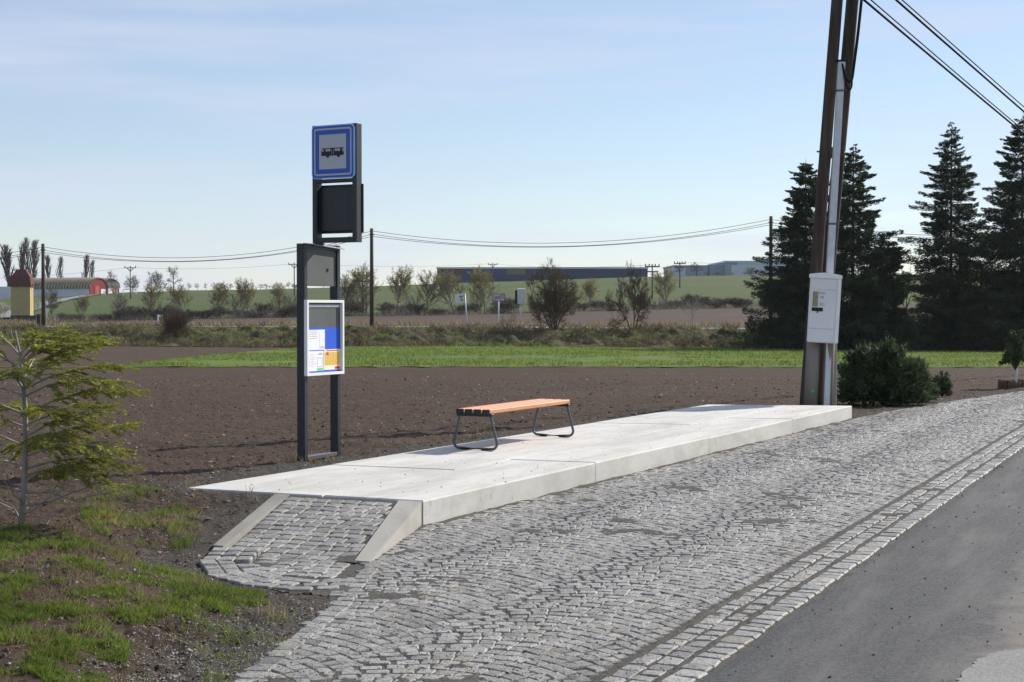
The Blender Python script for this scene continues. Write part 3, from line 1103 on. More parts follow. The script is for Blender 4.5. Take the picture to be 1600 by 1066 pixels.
# curved border courses sweeping round the left front corner
bl = [RBL + np.array((.02, -.02)), on_z(313, 880, .01)[:2], on_z(330, 900, 0)[:2], on_z(385, 914, 0)[:2], on_z(455, 922, 0)[:2], on_z(530, 921, 0)[:2]]
bl = np.array(bl)
tl = np.r_[0, np.cumsum(np.linalg.norm(np.diff(bl, axis=0), axis=1))]
for off, seed in ((0.05, 1), (.165, 2), (.28, 3)):
    a = 0
    while a < tl[-1]:
        w = .12 + .05 * srng.random()
        p = np.array([np.interp(a + w / 2, tl, bl[:, 0]), np.interp(a + w / 2, tl, bl[:, 1])])
        p2 = np.array([np.interp(a + w / 2 + .08, tl, bl[:, 0]), np.interp(a + w / 2 + .08, tl, bl[:, 1])])
        tg = (p2 - p) / max(1e-6, np.linalg.norm(p2 - p)) if a + w < tl[-1] - .1 else np.array((1.0, .0))
        inn = np.array((-tg[1], tg[0]))
        q = p + inn * off
        ri.append((np.array((q[0] - o0[0], q[1] - o0[1], max(.004, .045 - .06 * a) + .003 * srng.random())), math.atan2(tg[1], tg[0]), w * .92, .11, None))
        a += w
# drop stones that collide with the border, which is laid first
fin = []
nb_ = sum(1 for it in ri if it[3] == .11 and it[4] is None)
for it in sorted(ri, key=lambda q: not (q[3] == .11 and q[4] is None)):
    clash = any(np.hypot(it[0][0] - b[0][0], it[0][1] - b[0][1]) < .078 for b in fin)
    if not clash:
        fin.append(it)


def lay_local(items, parent):
    for p, ang, w, l, sl in items:
        k = int(srng.integers(len(VARS)))
        o = link('sett', VARS[k], parent)
        mtx = Matrix.Translation(Vector(p)) @ Matrix.Rotation(ang, 4, 'Z')
        if sl:
            mtx = mtx @ Matrix.Rotation(sl, 4, 'X')
        o.matrix_basis = mtx @ Matrix.Diagonal((w / .098, l / .098, 1, 1))


lay_local(fin[:300], ramp)

# ------------------------------------------------------------------ bus stop sign
def rrect(w, h, r, n=5, cx=0, cz=0):
    pts = []
    for (sx, sz, a0) in ((1, 1, 0), (-1, 1, 90), (-1, -1, 180), (1, -1, 270)):
        for k in range(n + 1):
            a = R(a0 + 90 * k / n)
            pts.append((cx + sx * (w / 2 - r) + r * math.cos(a), cz + sz * (h / 2 - r) + r * math.sin(a)))
    return pts


bs = on_z(499, 719, .15)
BSZ = gz(bs[0], bs[1])
stop = empty('bus_stop_sign', (bs[0], bs[1], .13), RZ, 'anthracite steel bus stop post with blue bus sign and white timetable case', 'bus stop')
HW, PD, PW, HL = .325, .05, .055, 2.30
for y0 in (-HW, HW - PW):
    part('post', M['steel'], stop, (-PD, PD, y0, y0 + PW, -.25, HL), bev=.003)
part('bottom_rail', M['steel_grey'], stop, (-PD + .005, PD - .004, -HW + PW + .001, HW - PW - .001, .045, .085), bev=.002)
part('top_rail', M['steel'], stop, (-PD + .005, PD - .005, -HW + PW + .001, HW - PW - .001, HL - .06, HL - .003), bev=.002)
pn = part('upper_panel', M['panel_grey'], stop, (.012, .030, -HW + PW + .002, HW - PW - .002, 1.86, 2.235), bev=.002)
for yy, zz in ((-.25, 1.9), (-.25, 2.19), (.25, 1.9), (.25, 2.19)):
    part('screw', M['flash'], stop, (.031, .037, yy - .006, yy + .006, zz - .006, zz + .006), bev=.002)
part('lock', M['black'], stop, (.031, .040, .105, .128, 2.02, 2.05), bev=.002)
mb = MB()
mb.add([(-.01, -.26, HL + .004), (-.01, .33, HL + .004), (.085, .36, HL - .045), (.085, -.2, HL - .012),
        (-.01, -.26, HL + .008), (-.01, .33, HL + .008), (.086, .36, HL - .041), (.086, -.2, HL - .008)],
       np.array([(3, 2, 1, 0), (4, 5, 6, 7), (0, 1, 5, 4), (1, 2, 6, 5), (2, 3, 7, 6), (3, 0, 4, 7)]))
mb.build('cover_flap', M['flash'], stop)
# timetable case on the front
CZ0, CZ1, CW = .925, 1.715, .335
case = part('timetable_case', M['white_alu'], stop, (.052, .092, -CW, -CW + .028, CZ0, CZ1), (.052, .092, CW - .028, CW, CZ0, CZ1),
            (.052, .092, -CW + .0281, CW - .0281, CZ0, CZ0 + .028), (.052, .092, -CW + .0281, CW - .0281, CZ1 - .028, CZ1))
part('back_board', M['panel_grey'], case, (.053, .058, -CW + .029, CW - .029, CZ0 + .029, CZ1 - .029))
part('inner_strip', M['galv'], case, (.0585, .066, -CW + .03, CW - .05, CZ1 - .075, CZ1 - .05))
part('blue_card', M['paper_blue'], case, (.0585, .0595, -CW + .03, CW - .045, CZ0 + .03, CZ0 + .50))
sheet = part('white_notice', M['paper'], case, (.0605, .0612, -CW + .03, .02, CZ0 + .265, CZ0 + .478))
mb = MB()
for k in range(5):
    mb.box(.0613, .0617, -.29, -.13 + .02 * (k % 2), CZ0 + .385 + k * .02, CZ0 + .389 + k * .02)
mb.box(.0613, .0617, -.075, -.072, CZ0 + .28, CZ0 + .455)
for k in range(3):
    mb.box(.0613, .0617, -.07, .01, CZ0 + .283 + k * .008, CZ0 + .286 + k * .008)
mb.build('print', M['ink'], sheet)
sheet = part('map_notice', M['paper'], case, (.0605, .0612, -CW + .03, -.005, CZ0 + .045, CZ0 + .255))
mb = MB()
for k in range(8):
    mb.box(.0613, .0617, -.295, -.18 + .025 * ((k * 7) % 3), CZ0 + .09 + k * .019, CZ0 + .093 + k * .019)
for (a, b, c, d) in ((-.12, -.02, .215, .22), (-.12, -.115, .09, .18), (-.03, -.025, .09, .18), (-.12, -.025, .087, .091), (-.12, -.025, .178, .182), (-.09, -.03, .225, .232)):
    mb.box(.0613, .0617, a, b, CZ0 + c, CZ0 + d)
mb.build('print', M['ink'], sheet)
part('green_field', M['paper_green'], sheet, (.0613, .0618, -.125, -.015, CZ0 + .047, CZ0 + .075))
sheet = part('timetable', M['paper_cream'], case, (.0605, .0612, .004, CW - .032, CZ0 + .05, CZ0 + .268))
part('yellow_grid', M['paper_yellow'], sheet, (.0613, .0616, .02, CW - .045, CZ0 + .10, CZ0 + .235))
mb = MB()
for k in range(9):
    mb.box(.0617, .0620, .02, CW - .045, CZ0 + .103 + k * .016, CZ0 + .1048 + k * .016)
for k in range(9):
    mb.box(.0617, .0620, .03 + k * .03, .032 + k * .03, CZ0 + .10, CZ0 + .235)
mb.build('print', M['ink'], sheet)
part('red_band', M['paper_red'], sheet, (.0613, .0618, .05, .26, CZ0 + .248, CZ0 + .258), (.0617, .0622, .045, .085, CZ0 + .205, CZ0 + .238), (.0613, .0618, .20, .295, CZ0 + .055, CZ0 + .082))
# upper frame stands at right angles, over the edge of the platform
X0, X1, Z0, Z1, DY = -.045, .515, 2.315, 3.545, .05
for x0 in (X0, X1 - PW):
    part('frame_post', M['steel'], stop, (x0, x0 + PW, -DY, DY, Z0, Z1), bev=.003)
part('frame_rail', M['steel'], stop, (X0 + PW + .001, X1 - PW - .001, -DY + .002, DY - .002, Z0 + .001, Z0 + .055), bev=.002)
part('frame_rail', M['steel'], stop, (X0 + PW + .001, X1 - PW - .001, -DY + .002, DY - .002, Z1 - .055, Z1 - .001), bev=.002)
part('frame_rail', M['steel'], stop, (X0 + PW + .001, X1 - PW - .001, -DY + .002, DY - .002, Z1 - .60, Z1 - .565), bev=.002)
part('mount', M['steel'], stop, (-.04, .045, -.045, .045, HL - .002, Z0 - .001), bev=.002)
part('back_panel', M['steel'], stop, (X0 + PW + .002, X1 - PW - .002, .012, .030, Z0 + .125, Z1 - .645), (X0 + .01, X1 + .012, DY + .001, DY + .018, Z0 + .10, Z1 - .62), bev=.002)
SX, SZ, SW = (X0 + X1) / 2, Z1 - .285, .535
y = -DY - .002
brd = MB().prism(rrect(SW, SW + .02, .045, 6, SX, SZ), y, y - .022).build('sign_board', M['sign_edge'], stop)
MB().prism(rrect(SW - .018, SW + .002, .038, 6, SX, SZ), y - .0221, y - .0235).build('blue_border', M['blue'], brd)
MB().prism(rrect(SW - .062, SW - .042, .03, 6, SX, SZ), y - .0236, y - .0245).build('white_line', M['sign_white'], brd)
MB().prism(rrect(SW - .098, SW - .078, .018, 6, SX, SZ), y - .0246, y - .0255).build('blue_field', M['blue'], brd)
MB().prism(rrect(SW - .195, SW - .175, .003, 2, SX, SZ), y - .0256, y - .0265).build('white_field', M['sign_white'], brd)
# the bus symbol
yb = y - .0266
bx, bz, bl_, bh = SX, SZ - .005, .285, .088
mb = MB()
mb.prism([(bx - bl_ / 2, bz - bh / 2 + .008), (bx + bl_ / 2 - .003, bz - bh / 2 + .008), (bx + bl_ / 2, bz - .004), (bx + bl_ / 2 - .006, bz + bh / 2), (bx - bl_ / 2 + .01, bz + bh / 2), (bx - bl_ / 2, bz + .01)], yb, yb - .0008)
for wx in (-.06, .075):
    mb.prism([(bx + wx + .021 * math.cos(a), bz - bh / 2 + .008 + .021 * math.sin(a)) for a in np.linspace(0, 2 * math.pi, 14)[:-1]], yb - .0009, yb - .0014)
bus = mb.build('bus_symbol', M['black'], brd)
mb = MB()
for (a, b, c, d) in ((-.085, -.058, .010, .034), (-.054, -.026, .010, .034), (.030, .060, .010, .034), (.065, .096, .010, .034), (-.132, -.112, .012, .032), (.126, .137, .0, .034), (-.010, -.007, -.026, .030), (.012, .015, -.026, .030)):
    mb.box(bx + a, bx + b, yb - .0018, yb - .0010, bz + c, bz + d)
mb.build('bus_windows', M['sign_white'], bus)

# ------------------------------------------------------------------ bench
bp = st(4.86, -1.70, PZ + .002)
bench = empty('bench', bp, RZ, 'backless bench with orange wooden slats on dark steel loop legs', 'bench')
for k in range(4):
    x0 = -.213 + k * .109
    part('slat', M['bench_wood'], bench, (x0, x0 + .093, -1.0, 1.0, .405, .452), bev=.007)
for k in range(4):
    for ya, yb_ in ((-1.010, -1.0005), (1.0005, 1.010)):
        x0 = -.213 + k * .109
        part('end_cap', M['steel'], bench, (x0 + .001, x0 + .092, ya, yb_, .400, .451), bev=.002)
for ye in (-.955, .955):
    path = [(-.185, .398)]
    for a in np.linspace(0, 1, 4):
        path.append((lerp(-.19, -.268, a), lerp(.385, .10, a)))
    for a in np.linspace(10, 80, 5):
        path.append((-.205 - .068 * math.cos(R(a)), .085 - .068 * math.sin(R(a))))
    path += [(-.14, .016)]
    full = path + [(-x, z) for x, z in path[::-1]]
    fr = MB().tube([(x, ye, z) for x, z in full], .0155, 8).build('leg_frame', M['steel_grey'], bench, True)
    part('seat_bearer', M['steel'], bench, (-.222, .222, ye - .03, ye + .03, .372, .403), bev=.004)
    for x in (-.13, .13):
        part('foot_plate', M['steel'], bench, (x - .04, x + .04, ye - .028, ye + .028, -.002, .008), bev=.002)

# ------------------------------------------------------------------ utility poles with the meter cabinet
PD_ = 24.6


def near_pole(name, p0, p1, r0, r1, ztop, label, dd=0.0):
    a, b = at(*p0, PD_ + dd), at(*p1, PD_ + dd)
    b = a + (b - a) * ((ztop - a[2]) / (b[2] - a[2]))
    root = empty(name, (a[0], a[1], 0), 0, label, 'utility pole')
    rel = np.array((a[0], a[1], 0))
    pts = [lerp(a, b, t) - rel for t in np.linspace(-.06, 1, 14)]
    MB().tube(pts, np.linspace(r0, r1, 14), 16).build('pole', M['pole_wood_near'], root, True)
    return root, a, b


pl, pla, plb = near_pole('utility_pole', (1259, 632), (1308, 0), .108, .094, 8.4, 'left weathered wooden pole of the leaning pair beside the platform')
pr, pra, prb = near_pole('utility_pole', (1276, 632), (1332, 0), .112, .104, 8.5, 'right weathered wooden pole of the leaning pair carrying the cables', .24)


def on_pole(a, b, z):
    return lerp(a, b, (z - a[2]) / (b[2] - a[2]))


def rel(o, pts):
    return [np.asarray(p) - np.array(o.location) for p in pts]


# concrete stubs bolted beside the feet
for root, a, b, dx, w, tp, lab in ((pl, pla, plb, .02, .118, 545, 0), (pr, pra, prb, .06, .088, 545, 0)):
    p0 = np.array((a[0] + dx, PD_ - .24, 0))
    p1 = np.array((a[0] + dx + .07, PD_ - .23, 1.45))
    mb = MB().tube(rel(root, [p0 + (0, 0, -.1), lerp(p0, p1, .5), p1]), [w, w, w * .97], 12)
    so = mb.build('stub', M['stub'], root, True)
    pc_ = lerp(p0, p1, .25) + np.array((.0, -w - .006, .03))
    MB().tube(rel(root, [pc_, pc_ + (0, -.012, 0)]), .032, 12).build('green_tag', M['green_tag'], so)
q = at(1301, 632, PD_ - .12)
q2 = at(1303, 520, PD_ - .12)
part('concrete_post', M['kerb_concrete'], pr, (q[0] - .058 - pr.location.x, q[0] + .058 - pr.location.x, q[1] - .06 - pr.location.y, q[1] + .06 - pr.location.y, -.1, q2[2]), bev=.008)
# brace block and bolt between the poles
za = at(1300, 238, PD_)
q0, q1 = on_pole(pla, plb, za[2]), on_pole(pra, prb, za[2])
MB().box(q0[0] + .06 - pl.location.x, q1[0] + .03 - pl.location.x, q0[1] - .07 - pl.location.y, q0[1] + .05 - pl.location.y, za[2] - .10, za[2] + .08, .01).build('brace_block', M['pole_wood'], pl)
MB().tube(rel(pl, [(q0[0] - .14, q0[1], za[2] + .01), (q1[0] + .14, q1[1] - .06, za[2] + .01)]), .014, 8).build('bolt', M['steel'], pl, True)
# conduit
c0, c1, c2 = at(1291, 640, PD_ - .34), at(1296, 428, PD_ - .22), at(1315, 97, PD_ - .18)
cond = empty('cable_conduit', (c0[0], c0[1], .1), 0, 'pale galvanised conduit running up between the two wooden poles', 'conduit')
for a, b, w in ((c0, at(1295, 530, PD_ - .26), .045), (c1, c2, .055)):
    mb = MB()
    v = []
    for p in (a, b):
        for sx, sy in ((-1, -1), (1, -1), (1, 1), (-1, 1)):
            v.append(np.array((p[0] + sx * w, p[1] + sy * w * .8, p[2])) - np.array(cond.location))
    mb.add(v, np.array([(0, 1, 5, 4), (1, 2, 6, 5), (2, 3, 7, 6), (3, 0, 4, 7), (3, 2, 1, 0), (4, 5, 6, 7)]))
    mb.build('channel', M['galv'], cond)
for py in (142, 350):
    p = lerp(c1, c2, (428 - py) / 331) - np.array(cond.location)
    part('clamp', M['steel_grey'], cond, (p[0] - .063, p[0] + .075, p[1] - .052, p[1] + .10, p[2] - .015, p[2] + .015), bev=.003)
p = c2 - np.array(cond.location)
part('top_cap', M['cable'], cond, (p[0] - .09, p[0] + .09, p[1] - .06, p[1] + .06, p[2] + .001, p[2] + .03), bev=.005)
# riser cables down the right pole and into the conduit
ca = on_pole(pra, prb, 6.95) + np.array((.13, -.06, 0))
cb = at(1331, 120, PD_ - .12)
lo1, lo2 = at(1331, 138, PD_ - .2), at(1322, 128, PD_ - .25)
for k, (dx, low) in enumerate(((0, 142), (.018, 130))):
    pts = [ca + (dx, 0, 0), lerp(ca, cb, .5) + (dx + .01, 0, 0), cb + (dx, 0, 0), at(1331 + k, low - 6, PD_ - .18), at(1327 - k, low, PD_ - .22), at(1321, low - 12, PD_ - .26), at(1317, 104, PD_ - .24), at(1315, 98, PD_ - .2)]
    pts = np.array(pts)
    ti = np.linspace(0, len(pts) - 1, 40)
    sp = np.c_[[np.interp(ti, np.arange(len(pts)), pts[:, c]) for c in range(3)]].T
    for _ in range(3):
        sp[1:-1] = (sp[:-2] + sp[1:-1] * 2 + sp[2:]) / 4
    tag(MB().tube(sp, .017, 6).build('riser_cable', M['cable'], None, True), ('black cable running down the right wooden pole into the conduit top', 'second black cable looping lower beside the conduit top')[1 - k], 'cable')
# cabinet
cbx = at(1284, 536, PD_ - .52)
cab = empty('meter_cabinet', cbx, R(-14), 'white metal electricity cabinet with peeling label fixed to the wooden poles', 'cabinet')
lean = (at(1305, 0, PD_) - at(1264, 632, PD_))
cab.rotation_euler = (0, math.atan2(lean[0], lean[2]) * .9, R(-12))
W2, DPT, HH = .245, .24, 1.08
part('body', M['box_white'], cab, (-W2, W2, .0, DPT, .0, HH), bev=.02)
hood = MB()
arc = [(-W2 - .02, HH - .02), (W2 + .02, HH - .02), (W2 + .02, HH + .035)] + [(lerp(W2 + .01, -W2 - .01, a), HH + .038 + .03 * math.sin(math.pi * a)) for a in np.linspace(0, 1, 7)] + [(-W2 - .02, HH + .035)]
hood.prism(arc, -.025, DPT + .02).build('hood', M['white_alu'], cab)
part('door', M['box_white'], cab, (-W2 + .025, W2 - .055, -.012, -.001, .235, .86), bev=.003)
part('lower_cover', M['box_white'], cab, (-W2 + .015, W2 - .055, -.009, -.001, .012, .223), bev=.003)
part('upper_cover', M['box_white'], cab, (-W2 + .025, W2 - .055, -.009, -.001, .872, HH - .03), bev=.003)
part('corner_post', M['white_alu'], cab, (W2 - .048, W2 + .012, -.016, .05, .002, HH - .022), bev=.012)
d = [c for c in cab.children if c.name.startswith('door')][0]
part('handle', M['seam'], d, (-W2 + .05, -W2 + .23, -.020, -.0125, .515, .575), (-W2 + .135, -W2 + .155, -.018, -.0125, .485, .514), bev=.002)
part('brown_label', M['label_paper'], d, (-W2 + .055, -W2 + .145, -.0135, -.0123, .585, .835))
part('pale_label', M['label_pale'], d, (-W2 + .15, -W2 + .255, -.0133, -.0123, .79, .835))
part('pale_label', M['label_pale'], d, (-W2 + .165, -W2 + .255, -.0133, -.0123, .605, .66))


def text(s, size, m, parent, loc, rot=(R(90), 0, 0), name='lettering', thick=.0006, sx=1.0):
    cu = bpy.data.curves.new(name, 'FONT')
    cu.body = s
    cu.size = size
    cu.align_x = 'CENTER'
    cu.align_y = 'CENTER'
    cu.extrude = thick
    cu.materials.append(m)
    tmp = bpy.data.objects.new(name, cu)
    COL.objects.link(tmp)
    bpy.context.view_layer.update()
    me = bpy.data.meshes.new_from_object(tmp.evaluated_get(bpy.context.evaluated_depsgraph_get()))
    me.materials.clear()
    me.materials.append(m)
    bpy.data.objects.remove(tmp)
    o = link(name, me, parent)
    o.location = loc
    o.rotation_euler = rot
    o.scale = (sx, 1, 1)
    return o


text('20', .055, M['black'], d, (-W2 + .205, -.0132, .745))


# ------------------------------------------------------------------ cables and wires
def wire(name, a, b, sag, r, label, cat='wire', group=None, n=28, m='cable'):
    t = np.linspace(0, 1, n)[:, None]
    p = a + (b - a) * t
    p[:, 2] -= 4 * sag * (t * (1 - t))[:, 0]
    o = MB().tube(p, r, 5).build(name, M[m], None, True)
    tag(o, label, cat, group)
    return o


e_top = on_pole(pra, prb, 7.05)
for k, (q, lab, rr) in enumerate((((1331, -16), 'thick lower overhead cable leaving the leaning poles to the upper right', .021), ((1333, -24), 'thin lower overhead cable beside the thick one at upper right', .012),
                                 ((1341, -52), 'thick upper overhead cable crossing the upper right corner', .021), ((1346, -56), 'thin upper overhead cable crossing the upper right corner', .012))):
    a = at(q[0], q[1], PD_)
    b = at(*((1905, 452), (1905, 452), (1905, 436), (1905, 430))[k], 62)
    wire('overhead_cable', a, b, .12 if k < 2 else .05, rr, lab, 'cable')


def far_pole(px, d, top, r, label, arm=None):
    x = (px - CX) / F * d
    z = float(terrain(x, d))
    zt = at(px, top, d)[2]
    root = empty('utility_pole', (x, d, z), 0, label, 'utility pole')
    MB().tube([(0, 0, -.4), (0, 0, (zt - z) * .5), (0, 0, zt - z)], [r, r * .9, r * .75], 8).build('pole', M['pole_wood'], root, True)
    h = zt - z
    if arm == 'y':
        mb = MB()
        for s in (-1, 1):
            mb.tube([(0, 0, h - .9), (s * .75, 0, h - .1)], .09, 6)
        mb.tube([(-1.3, 0, h - .1), (1.3, 0, h - .1)], .09, 6)
        mb.build('crossarm', M['pole_wood'], root, True)
        for s in (-1.2, 0, 1.2):
            MB().tube([(s, 0, h - .02), (s, 0, h + .35)], .1, 6).build('insulator', M['cable'], root, True)
    elif arm == 't':
        MB().box(-1.2, 1.2, -.08, .08, h - .5, h - .3).build('crossarm', M['pole_wood'], root)
        MB().box(-1.0, 1.0, -.08, .08, h - 1.3, h - 1.1).build('crossarm', M['pole_wood'], root)
        for s in (-1.1, -.5, .5, 1.1):
            MB().tube([(s, 0, h - .3), (s, 0, h + .05)], .09, 6).build('insulator', M['cable'], root, True)
    elif arm == 's':
        MB().box(-.16, .16, -.05, .05, h - .45, h - .38).build('crossarm', M['pole_wood'], root)
    return root


far_pole(68, 103, 381, .15, 'dark wooden pole on the bank near the yellow tower', 's')
far_pole(581, 102, 357, .15, 'dark wooden pole on the bank just right of the bus stop', 's')
far_pole(1204, 100, 338, .15, 'dark wooden pole rising behind the left spruce', 's')
MB().tube([(0, 0, -.3), (0, 0, 1.2)], .17, 8).build('stub', M['pole_wood'], empty('pole_stub', at(61, 518, 103.4), 0, 'short dark wooden stub beside the pole near the yellow tower', 'post'))
spans = [('between the left bank pole and the picture edge', (-420, 103, 372), (68, 103, 386), 1.25), ('between the left and middle bank poles', (68, 103, 386), (581, 102, 361), 1.25),
         ('between the middle and right bank poles', (581, 102, 361), (1204, 100, 343), 1.2), ('right of the bank pole behind the spruces', (1204, 100, 343), (1830, 100, 350), 1.0)]
for nm, a, b, sg in spans:
    for k, (w, dy, dyo) in enumerate((('top', 0, 0), ('middle', 5, .02), ('bottom', 8.5, -.1))):
        wire('overhead_wire', at(a[0], a[2] + dy, a[1]), at(b[0], b[2] + dy, b[1]), sg + dyo, .016, '%s wire of the three sagging %s' % (w, nm), 'wire')

hv = [(204, 330, 418, 'y', 'thin pole with forked crossarm beside the football goal'), (460, 330, 413, 'y', 'thin pole with forked crossarm standing on the hill left of the bus stop'),
      (770, 400, 413, 'y', 'thin pole with forked crossarm in front of the dark blue hall'), (1019, 240, 413, 't', 'left of two poles with twin crossarms right of the bare trees'),
      (1062, 300, 409, 't', 'right of two poles with twin crossarms before the grey halls'), (567, 200, 426, 't', 'short dark pole with crossarm left of the middle bank pole')]
for px, d, top, arm, lab in hv:
    far_pole(px, d, top, .13, lab, arm)
for k, (a, b, lab) in enumerate((((204, 418, 330), (460, 412, 330), 'faint distant wire between the two forked poles on the hill'), ((460, 412, 330), (770, 412, 400), 'faint distant wire running behind the bus stop to the blue hall'),
                               ((770, 412, 400), (1019, 414, 240), 'faint distant wire passing above the blue hall'), ((1019, 414, 240), (1062, 410, 300), 'short faint wire between the two twin crossarm poles'),
                               ((-100, 436, 330), (204, 418, 330), 'faint distant wire left of the forked pole by the goal'), ((1062, 410, 300), (1500, 405, 300), 'faint distant wire right of the twin crossarm poles'))):
    wire('distant_wire', at(a[0], a[1], a[2]), at(b[0], b[1], b[2]), .7, .022, lab, 'wire', n=16)

# ------------------------------------------------------------------ vegetation tools
def tubes_batch(P, Rr, sides=3):
    """P (m,k,3) polylines with radii (m,k) -> verts, quads"""
    m, k, _ = P.shape
    tan = np.gradient(P, axis=1)
    tan /= np.maximum(np.linalg.norm(tan, axis=2, keepdims=True), 1e-9)
    up = np.where(np.abs(tan[..., 2:3]) < .9, np.array((0, 0, 1.0)), np.array((1.0, 0, 0)))
    a = np.cross(tan, up)
    a /= np.maximum(np.linalg.norm(a, axis=2, keepdims=True), 1e-9)
    b = np.cross(tan, a)
    th = np.arange(sides) * 2 * np.pi / sides
    v = P[:, :, None, :] + (a[:, :, None, :] * np.cos(th)[:, None] + b[:, :, None, :] * np.sin(th)[:, None]) * Rr[:, :, None, None]
    base = (np.arange(m) * k * sides)[:, None, None] + (np.arange(k - 1) * sides)[None, :, None]
    j = np.arange(sides)[None, None, :]
    jj = (j + 1) % sides
    f = np.stack([base + j, base + jj, base + sides + jj, base + sides + j], -1).reshape(-1, 4)
    return v.reshape(-1, 3), f


def blades(base, tip, width, side=None, seed=0):
    """flat slender kites from base to tip: (n,3),(n,3),(n,)"""
    r = np.random.default_rng(seed)
    d = tip - base
    if side is None:
        side = r.normal(size=d.shape)
    s = np.cross(d, side)
    s /= np.maximum(np.linalg.norm(s, axis=1, keepdims=True), 1e-9)
    s = s * np.asarray(width).reshape(-1, 1) * .5
    mid = base + d * .4
    n = len(base)
    v = np.stack([base, mid + s, tip, mid - s], 1).reshape(-1, 3)
    i = np.arange(n)[:, None] * 4
    return v, i + np.array([[0, 1, 2, 3]])


def join(parts):
    vs, fs, n = [], [], 0
    for v, f in parts:
        vs.append(v)
        fs.append(f + n)
        n += len(v)
    return np.vstack(vs), np.vstack(fs)


def unit(v):
    return v / np.maximum(np.linalg.norm(v, axis=-1, keepdims=True), 1e-9)


def grow_tree(seed, h, spread, trunk=.3, stems=1, r0=.12, levels=3, kids=(5, 5, 4), up=.5, twig=1.0, twigs=6, twig_w=.02, leaves=0, leaf=.1, crook=.25, columnar=False, lean=0.0):
    """bare or budding broadleaf tree: returns wood (v,f), twigs (v,f), leaves (v,f) or None"""
    r = np.random.default_rng(seed)
    lines, rads, tips = [], [], []

    def branch(p, d, L, rad, lev):
        pts = [p]
        dd = d.copy()
        for k in range(3):
            dd = unit(dd + r.normal(size=3) * crook * .6 + np.array((0, 0, up * .12)))
            pts.append(pts[-1] + dd * L / 3)
        pts = np.array(pts)
        lines.append(pts)
        rads.append(np.linspace(rad, rad * (.55 if lev < levels else .3), 4))
        if lev >= levels:
            tips.append(pts)
            return
        n = kids[min(lev, len(kids) - 1)]
        for k in range(n):
            t = (trunk if lev == 0 else .25) + (1 - (trunk if lev == 0 else .25)) * (k + r.random()) / n
            t = min(t, .999)
            i = min(2, int(t * 3))
            q = pts[i] + (pts[i + 1] - pts[i]) * (t * 3 - i)
            tang = unit(pts[i + 1] - pts[i])
            az = k * 2.4 + r.random() * 1.5
            side = np.array((math.cos(az), math.sin(az), 0.0))
            side = unit(side - tang * np.dot(side, tang))
            if columnar:
                nd = unit(tang * .8 + side * .5 + np.array((0, 0, .4)))
                ln = L * ((.34 * (math.sin(math.pi * min(1.0, .15 + .85 * t)) + .10)) if lev == 0 else .45 * (1.1 - .5 * t)) * (.7 + .5 * r.random())
            else:
                nd = unit(tang * (.55) + side * spread + np.array((0, 0, up * .35)))
                ln = L * (.62 if lev == 0 else .6) * (1.1 - .45 * t) * (.8 + .4 * r.random())
            branch(q, nd, ln, rad * (.5 if lev else .45), lev + 1)
        tips.append(pts[2:])

    for s in range(stems):
        a = s * 2.4 + r.random()
        d = np.array((math.cos(a) * .55 * (stems > 1) + lean, math.sin(a) * .55 * (stems > 1), 1.0))
        branch(np.array((math.cos(a) * .12 * (stems > 1), math.sin(a) * .12 * (stems > 1), -.15)), unit(d), h * (.72 + .2 * r.random() if stems > 1 else .8), r0 * (1 if stems == 1 else .6), 0)
    P, Rr = np.array(lines), np.array(rads)
    zmax = P[:, :, 2].max()
    wood = tubes_batch(P, Rr, 4)
    b, t = [], []
    for pts in tips:
        k = twigs
        for _ in range(k):
            u = r.random() * (len(pts) - 1)
            i = min(int(u), len(pts) - 2)
            q = pts[i] + (pts[i + 1] - pts[i]) * (u - i)
            dirn = unit(unit(pts[-1] - pts[0]) + r.normal(size=3) * .65 + np.array((0, 0, .25)))
            b.append(q)
            t.append(q + dirn * twig * (.4 + .9 * r.random()))
    b, t = np.array(b), np.array(t)
    tw = blades(b, t, np.full(len(b), twig_w), None, seed)
    lv = None
    if leaves:
        k = r.integers(len(b), size=leaves)
        u = r.random((leaves, 1)) * .8 + .3
        q = b[k] + (t[k] - b[k]) * u + r.normal(size=(leaves, 3)) * leaf * .6
        lv = blades(q, q + unit(r.normal(size=(leaves, 3)) + np.array((0, 0, -.4))) * leaf * (.6 + .8 * r.random((leaves, 1))), np.full(leaves, leaf * .75), None, seed + 1)
    # scale to the wanted height
    allz = max(zmax, t[:, 2].max())
    k = h / allz
    wood = (wood[0] * k, wood[1])
    tw = (tw[0] * k, tw[1])
    if lv:
        lv = (lv[0] * k, lv[1])
    return wood, tw, lv


TREE_CACHE = {}


def tree_kind(key, leafmat=None, twigmat='twig', barkmat='bark', **kw):
    if key not in TREE_CACHE:
        wood, tw, lv = grow_tree(**kw)
        TREE_CACHE[key] = (make_mesh('trunk', wood[0], wood[1], True, mats=[M[barkmat]]), make_mesh('crown', tw[0], tw[1], mats=[M[twigmat]]),
                           make_mesh('leaves', lv[0], lv[1], mats=[M[leafmat]]) if lv else None, kw['h'], max(np.abs(tw[0][:, 0]).max(), .1))
    return TREE_CACHE[key]


def put_tree(name, key, px, d, top, label, cat, group=None, width=None, rz=None, sink=0.0, base=None):
    """stand a tree of a kind at photo column px and depth d; its top reaches photo row top"""
    tr, tw, lv, h, wd = TREE_CACHE[key]
    x = (px - CX) / F * d
    z = float(terrain(x, d)) - sink
    H = at(px, top, d)[2] - z
    root = empty(name, (x, d, z), px * 1.7 if rz is None else rz, label, cat, group)
    sxy = H / h if width is None else width / F * d / 2 / wd
    root.scale = (sxy, sxy, H / h)
    link('trunk', tr, root)
    cr = link('crown', tw, root)
    if lv:
        link('leaves', lv, cr)
    return root


